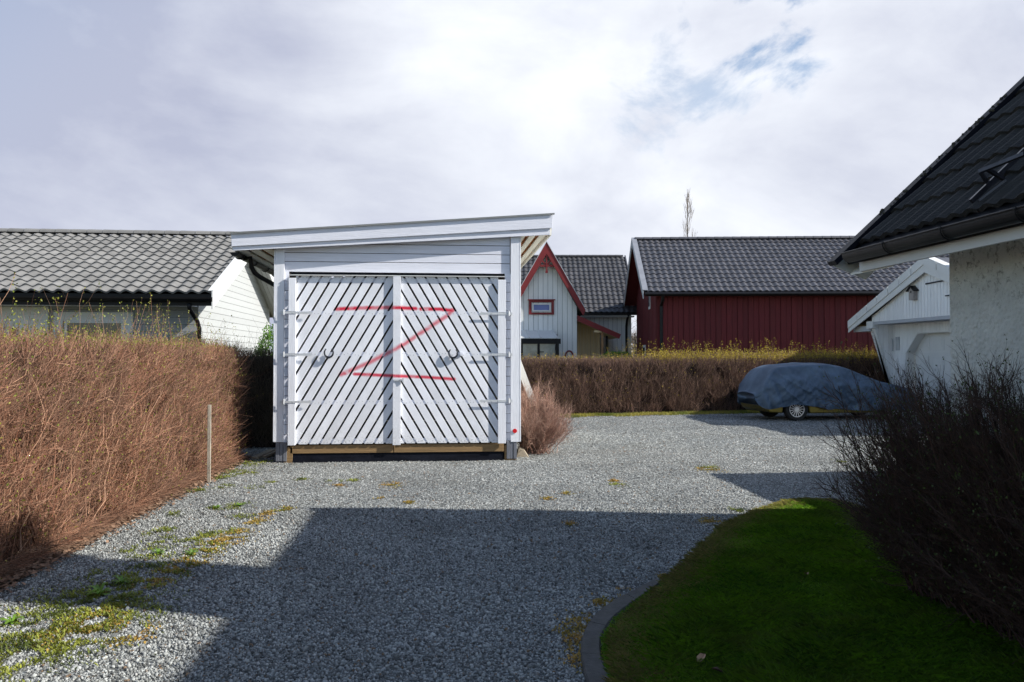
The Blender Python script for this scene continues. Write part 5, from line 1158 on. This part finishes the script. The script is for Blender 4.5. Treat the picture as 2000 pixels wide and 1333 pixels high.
# ------------------------------------------------------------------ covered car
def car():
    w0 = c2w(7.26, 20.3); rz = R(2.2); H = thing('parked_car', 'parked gold car under a loose blue-grey cover', 'car', w0, rz)
    # local frame: x forward (to the right), y away, near side wheels at y=0 face
    Wd = 1.70; y0 = -0.02
    top = [(-0.98, 0.62), (-0.93, 0.80), (-0.80, 1.02), (-0.60, 1.30), (-0.42, 1.41), (-0.1, 1.45), (0.5, 1.475), (1.0, 1.47), (1.43, 1.39), (1.92, 1.18), (2.3, 1.03), (2.7, 0.95), (3.05, 0.86), (3.3, 0.70), (3.42, 0.5)]
    hem = [(-0.98, 0.42), (-0.75, 0.31), (-0.55, 0.30), (-0.3, 0.37), (-0.12, 0.42), (0.2, 0.42), (0.4, 0.36), (0.8, 0.31), (1.6, 0.26), (2.4, 0.25), (3.42, 0.24)]
    def itp(T, x):
        for (a, b), (c, d) in zip(T[:-1], T[1:]):
            if x <= c: t = (x-a)/(c-a); return b+(d-b)*t
        return T[-1][1]
    def sm(T, x): return sum(itp(T, min(max(x+o, T[0][0]), T[-1][0])) for o in (-0.1, -0.05, 0, 0.05, 0.1))/5
    nu, nv = 260, 96; V = np.zeros((nu+1, nv+1, 3))
    for i in range(nu+1):
        x = -0.98+4.40*i/nu; zt = sm(top, x); zh = sm(hem, x)
        endr = min(1.0, (x+0.98)/0.5, (3.42-x)/0.5); er = math.sqrt(max(0, 1-(1-max(endr, 0))**2)); hw = Wd/2*(0.62+0.38*er)+0.04
        for j in range(nv+1):
            t = j/nv*2-1; a = abs(t); s = -1 if t < 0 else 1
            # a: 0 roof centre -> 1 hem ; cross-section: crowned roof, tumblehome, beltline, straight skirt
            belt = min(0.92, zt-0.03)
            tumble = 0.22*max(0, min(1, (zt-0.95)/0.45))
            if a < 0.30: u = a/0.30; yy = (hw-tumble-0.06)*u; z = zt-0.05*u*u
            elif a < 0.42: u = (a-0.30)/0.12; an = u*math.pi/2; yy = hw-tumble-0.06+0.06*math.sin(an); z = zt-0.05-0.07*(1-math.cos(an))
            elif a < 0.65: u = (a-0.42)/0.23; zz0 = zt-0.12; yy = hw-tumble+tumble*u**0.9; z = zz0+(min(belt, zz0)-0.06-zz0)*u
            else: u = (a-0.65)/0.35; zs = min(belt, zt-0.12)-0.06; yy = hw+0.03*math.sin(u*math.pi)-0.02*u; z = zs+(zh-zs)*u
            # folds: drape lines hanging from the roof and diagonal tension folds
            fx = x*1.0; amt = min(1, max(0, (a-0.25)/0.3))
            f1 = mnoise.noise(Vector((x*3.2+z*2.3, z*1.0+s*4, 1.7)))          # diagonal
            f2 = mnoise.noise(Vector((x*9+z*4.0, z*1.8+s*4, 7.1)))
            f3 = mnoise.noise(Vector((x*1.6-z*3.5, z*3.5, 3.3+s)))
            f4 = 1-abs(mnoise.noise(Vector((x*2.3+z*3.4, z*1.1+s*3, 11.0))))*2.2
            dd = amt*(0.07*f1+0.045*f2+0.06*f3+0.07*max(0, f4)**4+0.03*max(0, 1-2.5*abs(mnoise.noise(Vector((x*5-z*6, z*3, 19+s)))))**2)
            rear = max(0, 1-(x+0.98)/0.8); dd += amt*rear*0.05*math.sin(x*24+z*5+2*f1)
            zdd = (1-amt)*(0.012*mnoise.noise(Vector((x*2.5, t*5, 2)))+0.012*f4)
            hemn = 0.05*mnoise.noise(Vector((x*3, s*2, 9)))*max(0, (a-0.8)/0.2)
            V[i, j] = (x+(-0.04*math.cos(t*2) if i == 0 else 0)-rear*0.0, Wd/2+y0+s*(yy+dd), z+zdd+hemn)
    ii, jj = np.meshgrid(np.arange(nu), np.arange(nv), indexing='ij'); a = (ii*(nv+1)+jj).ravel(); Fq = np.stack([a, a+1, a+nv+2, a+nv+1], 1)
    Vv = V.reshape(-1, 3).tolist(); Fl = [tuple(f) for f in Fq.tolist()]
    Fl.append(tuple(range(nv+1))); Fl.append(tuple(nu*(nv+1)+j for j in range(nv+1))[::-1])
    mc = mat('blue_grey_cover_cloth', (0.07, 0.108, 0.165), 0.6, 0.15, 2, bump=0.35, bscale=10, col2=(0.09, 0.135, 0.195), spec=0.3)
    mb = MB(); mb.v = [tuple(v) for v in Vv]; mb.f = Fl; cv = mb.build('car_cover', mc, H, smooth=True)
    sm_ = MB()
    for off, zz in ((2.13, None),):
        for k in (0, 0.04): sm_.tube([tuple(V[int((off+k+0.98)/4.4*nu), j]+np.array([0, -0.004, 0])) for j in range(6, 26, 2)], 0.004, 4)
    sm_.build('cover_strap', mat('pale_strap', (0.22, 0.25, 0.28), 0.6), cv)
    # body below the hem
    gold = mat('gold_car_paint', (0.20, 0.155, 0.03), 0.3, 0.08, 2, metal=0.5)
    b = MB(); prof = [(-0.86, 0.46), (-0.80, 0.30), (-0.70, 0.22), (-0.36, 0.20), (-0.34, 0.34), (-0.26, 0.5), (-0.1, 0.62), (0, 0.64), (0.1, 0.62), (0.26, 0.5), (0.34, 0.34), (0.37, 0.19), (2.23, 0.19), (2.26, 0.34), (2.34, 0.5), (2.5, 0.62), (2.7, 0.62), (2.86, 0.5), (2.94, 0.34), (2.96, 0.2), (3.28, 0.22), (3.34, 0.4), (3.3, 0.66), (-0.82, 0.66)]
    b.prism([(x, 0.06, z) for x, z in prof], (0, Wd-0.16, 0)); b.build('body', gold, H, bev=0.03)
    MB().box((-0.6, 0.2, 0.2), (3.0, Wd-0.2, 0.26)).build('underbody', m_black, H)
    tyre = mat('tyre_rubber', (0.012, 0.012, 0.012), 0.8, 0.2, 8); rim = mat('silver_alloy', (0.62, 0.62, 0.66), 0.3, 0.05, 3, metal=0.7)
    for x, yy, s in ((0, 0.0, 1), (2.6, 0.0, 1), (0, Wd-0.22, -1), (2.6, Wd-0.22, -1)):
        w_ = MB(); n = 40; ro, ri, wd = 0.305, 0.205, 0.2; ring = [(ri, 0.01), (ro-0.03, 0.0), (ro-0.008, 0.015), (ro, 0.04), (ro, wd-0.04), (ro-0.008, wd-0.015), (ro-0.03, wd), (ri, wd-0.01)]
        vs = [(x+r*math.cos(2*math.pi*k/n), yy+d, 0.30+r*math.sin(2*math.pi*k/n)) for k in range(n) for r, d in ring]; m_ = len(ring)
        w_.add(vs, [(k*m_+j, k*m_+j+1, ((k+1) % n)*m_+j+1, ((k+1) % n)*m_+j) for k in range(n) for j in range(m_-1)]); wo_ = w_.build('wheel', tyre, H)
        r_ = MB(); fy = yy+0.02 if s > 0 else yy+wd-0.02
        r_.tube([(x+0.195*math.cos(2*math.pi*k/36), fy, 0.30+0.195*math.sin(2*math.pi*k/36)) for k in range(37)], 0.013, 6)
        for k in range(15):
            a = 2*math.pi*k/15; r_.bar((x+0.04*math.cos(a), fy+s*0.012, 0.30+0.04*math.sin(a)), (x+0.19*math.cos(a), fy+s*0.004, 0.30+0.19*math.sin(a)), 0.014, 0.02, up=(0, 1, 0))
        r_.tube([(x, fy-s*0.006, 0.3), (x, fy+s*0.03, 0.3)], 0.05, 16); r_.build('rim', rim, wo_)
        MB().tube([(x, fy+s*0.06, 0.3), (x, fy+s*0.05, 0.3)], 0.2, 24).build('brake_disc', m_black, wo_)
car()

# ------------------------------------------------------------------ trees and distance
def poplar():
    Z = 62; p = c2w((1345-1000)/F*Z, Z); Ht = EYE+(700-368)*Z/F; g = thing('poplar_tree', 'tall narrow bare tree standing behind the red barn', 'tree', p)
    MB().tube([(p.x, p.y, 0), (p.x+0.05, p.y, Ht*0.4), (p.x-0.05, p.y, Ht*0.7), (p.x, p.y, Ht)], [0.14, 0.09, 0.045, 0.012], 8).build('trunk', m_tw_n, g)
    n = 60; bs, tp = [], []
    for i in range(n):
        t = random.uniform(0.08, 0.93); z = Ht*t; a = random.uniform(0, 6.28); w_ = (0.75*math.sin(min(1, (1-t)*1.6)*math.pi/2))*random.uniform(0.5, 1.0); L = random.uniform(0.8, 2.4)*min(1, (1-t)*2.5+0.15)
        bs.append((p.x+0.05*math.cos(a), p.y+0.05*math.sin(a), z)); tp.append((p.x+w_*math.cos(a), p.y+w_*math.sin(a), z+L))
    grow(g, bs, tp, 0.018, (5, 2), MATS['pop_twig'], None, name='crown', childL=(0.4, 1.0), childR=0.6, spread=0.22, gdir=(0, 0, 1.0))
mat('pop_twig', (0.16, 0.13, 0.10), 0.85, 0.2, 1, isl2=(0.26, 0.21, 0.16), island=0.3)
poplar()
def bare_tree(px, Z, Hh, label, w=2.5):
    p = c2w((px-1000)/F*Z, Z); g = thing('bare_tree', label, 'tree', p)
    MB().tube([(p.x, p.y, 0), (p.x+0.1, p.y, Hh*0.35), (p.x, p.y, Hh*0.7)], [0.2, 0.14, 0.04], 8).build('trunk', m_tw_n, g)
    bs, tp = [], []
    for i in range(40):
        a = random.uniform(0, 6.28); z = random.uniform(0.2, 0.65)*Hh; bs.append((p.x, p.y, z)); tp.append((p.x+w*random.uniform(0.3, 1)*math.cos(a), p.y+w*random.uniform(0.3, 1)*math.sin(a), z+random.uniform(0.15, 0.4)*Hh))
    grow(g, bs, tp, 0.04, (10, 5), MATS['pop_twig'], None, name='crown', childL=(0.5, 1.3), childR=0.5, spread=0.5)
bare_tree(1240, 52, 4.6, 'bare tree seen in the gap between the white house and the red barn')
def hills():
    m = mat('spring_hillside', (0.11, 0.085, 0.045), 0.95, 0.35, 0.05, col2=(0.09, 0.10, 0.04), bump=1, bscale=0.5)
    vs = []; nx, ny = 80, 12
    for j in range(ny+1):
        for i in range(nx+1):
            x = -260+620*i/nx; y = 75+200*j/ny; h = 3.2*math.sin(min(1, j/6)*math.pi/2)*(0.8+0.5*mnoise.noise(Vector((x*0.015, y*0.01, 0))))+(0 if j else -0.2)
            vs.append((x, y, h-0.05))
    tag(MB().add(vs, [(j*(nx+1)+i, j*(nx+1)+i+1, (j+1)*(nx+1)+i+1, (j+1)*(nx+1)+i) for j in range(ny) for i in range(nx)]).build('hills', m, smooth=True), kind='structure')
hills()
# roof with orange moss just visible over the garage
p = c2w((1850-1000)/F*38, 38); zt = EYE+(700-495)*38/F; D_ = thing('distant_house', 'dark roof ridge with orange moss just visible above the garage roof', 'house', (p.x+4, p.y, 0), -TH)
mo_ = mat('orange_mossy_tile', (0.10, 0.07, 0.05), 0.8, 0.3, 6, dirt=(0.42, 0.22, 0.03), dirt_amt=0.9)
MB().prism([(-4.6, -3, zt-1.9), (-4.6, 0, zt), (-4.6, 3, zt-1.9)], (9, 0, 0)).build('roof', mo_, D_); MB().box((-4.2, -2.6, 0), (4.2, 2.6, zt-1.85)).build('wall', m_gar, D_)

# ------------------------------------------------------------------ ground cover: strip by the hedges, weeds, moss, litter
def strip():
    # grass strip at the foot of the far hedge
    n = 16000; s = rng.uniform(0, 1, n); x = 0.9+s*11.3; y = np.array([hed(a) for a in x])-0.08-rng.uniform(0, 1, n)**1.3*(0.75+0.25*np.array([mnoise.noise(Vector((a*1.3, 0, 4))) for a in x]))
    z = np.array([gz(a, b) for a, b in zip(x, y)]); an = rng.uniform(0, 6.28, n); h = rng.uniform(0.03, 0.09, n); w_ = 0.008
    B = np.stack([x, y, z], 1); S = np.stack([np.cos(an), np.sin(an), 0*an], 1)*w_; T = B+np.stack([rng.normal(0, 0.3, n)*h, rng.normal(0, 0.3, n)*h, h], 1)
    V = np.stack([B-S, B+S, T], 1).reshape(-1, 3)
    tag(npmesh('verge_grass', V, np.arange(3*n).reshape(n, 3), mat('verge_grass_blade', (0.15, 0.22, 0.02), 0.6, 0.3, 1.2, col2=(0.30, 0.26, 0.05), island=0.35, trans=0.3)), 'bright strip of grass along the foot of the far hedge', 'grass', kind='stuff')
    so_ = MB(); k = 40; vs = []
    for i in range(k+1):
        x = 0.6+11.8*i/k; vs += [(x, hed(x)-0.72+0.15*mnoise.noise(Vector((x*1.3, 0, 4))), 0.012), (x, hed(x)+1.2, 0.02)]
    tag(so_.add(vs, [(2*i, 2*i+2, 2*i+3, 2*i+1) for i in range(k)]).build('verge', m_soil), kind='structure')
    # soil under the left hedge
    vs = []; k = 60
    for i in range(k+1):
        y = 1.5+11.8*i/k; vs += [(-3.02+0.10*mnoise.noise(Vector((y*1.5, 1, 4))), y, 0.014), (-4.4, y, 0.014)]
    tag(MB().add(vs, [(2*i, 2*i+2, 2*i+3, 2*i+1) for i in range(k)]).build('soil', m_soil), kind='structure')
    # dead leaves along the foot
    n = 5200; y = rng.uniform(2.5, 13.2, n); x = -3.12+np.abs(rng.normal(0, 0.085, n)); P = np.stack([x, y, rng.uniform(0.012, 0.035, n)], 1)
    an = rng.uniform(0, 6.28, n); s = rng.uniform(0.012, 0.03, n)[:, None]; A = np.stack([np.cos(an), np.sin(an), rng.normal(0, 0.25, n)], 1)*s; B = np.stack([-np.sin(an), np.cos(an), rng.normal(0, 0.3, n)], 1)*s*0.6
    V = np.stack([P-A, P+B, P+A, P-B], 1).reshape(-1, 3)
    tag(npmesh('leaf_litter', V, np.arange(4*n).reshape(n, 4), mat('dead_leaf', (0.22, 0.14, 0.09), 0.8, 0.2, 4, island=0.5, isl2=(0.22, 0.13, 0.08))), 'dry brown leaf litter at the foot of the russet hedge', 'leaf litter', kind='stuff')
strip()
def weeds():
    green = [(300, 1045, 12), (345, 1005, 12), (395, 960, 12), (250, 1075, 12), (430, 935, 14), (180, 1120, 14), (40, 1300, 70), (200, 1225, 70), (130, 1265, 60), (255, 1165, 40), (320, 1060, 22), (410, 1072, 22), (360, 1120, 26), (290, 1110, 30), (480, 925, 16), (105, 1210, 110), (60, 1240, 90), (150, 1180, 80), (20, 1275, 80), (230, 1150, 60), (180, 1190, 60), (300, 1085, 34), (380, 1058, 24), (390, 1088, 24), (450, 1040, 16), (425, 993, 14), (466, 990, 18), (476, 1010, 16), (445, 925, 34), (470, 908, 30), (500, 955, 10), (530, 945, 8), (590, 938, 9), (655, 942, 10), (690, 940, 8), (372, 960, 14), (320, 1040, 16), (440, 952, 12), (548, 998, 12), (405, 1048, 20), (265, 1200, 50), (235, 1140, 30),
             (1208, 950, 12), (1385, 915, 14), (505, 905, 16), (1440, 1000, 10), (1640, 902, 9)]
    yel = [(120, 1240, 40), (215, 1200, 34), (300, 1140, 28), (430, 1062, 26), (400, 1085, 24), (500, 1018, 16), (185, 1232, 26), (450, 1056, 30), (525, 1003, 14), (370, 1105, 28), (330, 1120, 24), (470, 1040, 14), (765, 948, 16), (560, 995, 10), (250, 1245, 30), (800, 985, 8), (1110, 965, 8), (1385, 918, 18), (1070, 975, 8), (1150, 1225, 34), (1140, 1290, 30), (1170, 1180, 18), (1220, 1160, 16), (1120, 1250, 30), (660, 950, 8), (1115, 1025, 8), (740, 975, 6), (1200, 940, 10), (1390, 1020, 18), (1300, 1130, 12)]
    def blob(lst, dens, hmin, hmax, lf):
        Vs = []; k = 0
        for px, py, r in lst:
            c = onG(px, py); rr = r*(c.y/F)*1.3; n = int(dens*max(0.05, (rr*2)**1.2)*60)+40
            q = rng.normal(0, 0.5, (n, 2))*[rr*1.1, rr*1.6]+[c.x, c.y]; ok = np.array([mnoise.noise(Vector((a*7, b*7, 0))) > -0.12 for a, b in q]); q = q[ok]; n = len(q)
            q = q[~((q[:, 0] < -3.1))]; n = len(q)
            for a, b in q:
                h = random.uniform(hmin, hmax); an = random.uniform(0, 6.28); l = random.uniform(0.4, 1.6); B = Vector((a, b, gz(a, b)+0.004)); d = Vector((math.cos(an)*l, math.sin(an)*l, 1)).normalized(); s = Vector((-math.sin(an), math.cos(an), 0))*h*lf
                Vs += [tuple(B), tuple(B+d*h*0.5+s), tuple(B+d*h+Vector((0, 0, -0.2*h))), tuple(B+d*h*0.5-s)]; k += 1
        return np.array(Vs), np.arange(4*k).reshape(k, 4)
    V, Fq = blob(green, 26, 0.016, 0.05, 0.11); tag(npmesh('weeds', V, Fq, mat('weed_leaf', (0.11, 0.16, 0.02), 0.6, 0.4, 4, col2=(0.22, 0.24, 0.03), island=0.35, trans=0.3)), 'patches of low green weeds growing through the gravel', 'weeds', kind='stuff')
    V, Fq = blob(yel, 34, 0.016, 0.032, 0.25); tag(npmesh('moss', V, Fq, mat('yellow_moss', (0.30, 0.26, 0.03), 0.8, 0.3, 5, col2=(0.34, 0.20, 0.05), island=0.3, trans=0.2)), 'yellow moss patches on the gravel and beside the kerb', 'moss', kind='stuff')
    # dandelion rosettes: individual plants
    md = mat('dandelion_leaf', (0.14, 0.26, 0.03), 0.5, 0.2, 4, island=0.2, trans=0.3)
    spots = [(195, 1165, 0.085, 'largest dandelion rosette, amid the weedy patch by the left hedge'), (238, 1142, 0.07, 'dandelion rosette at the far end of the weedy patch by the left hedge'), (310, 1084, 0.07, 'dandelion rosette standing in the shadow finger near the left hedge'), (24, 1222, 0.07, 'dandelion rosette at the left edge, close to the hedge foot'), (468, 990, 0.06, 'small dandelion rosette in the sunlit gravel in front of the shed'), (424, 994, 0.055, 'small dandelion rosette nearest the stake and hedge on sunlit gravel'), (375, 1086, 0.06, 'dandelion rosette beside yellow moss at the shadow edge')]
    for px, py, s, lab in spots:
        c = onG(px, py); mb = MB(); z0 = gz(c.x, c.y)+0.01
        for i in range(16):
            a = 2*math.pi*i/16+random.uniform(-0.2, 0.2); L = s*random.uniform(0.7, 1.3); d = Vector((math.cos(a), math.sin(a), 0)); sd = Vector((-d.y, d.x, 0)); el = random.uniform(0.3, 1.1)
            vs = []
            for t, wv, hv in ((0, 0.04, 0), (0.3, 0.10, 0.4), (0.55, 0.08, 0.55), (0.6, 0.15, 0.57), (0.85, 0.12, 0.55), (1.0, 0.01, 0.42)):
                p_ = c+d*L*t+Vector((0, 0, z0+L*hv*el)); vs += [p_-sd*L*wv, p_+sd*L*wv]
            mb.add(vs, [(2*k, 2*k+1, 2*k+3, 2*k+2) for k in range(5)])
        tag(mb.build('dandelion', md, smooth=False), lab, 'weed', 'dandelions on the gravel')
weeds()
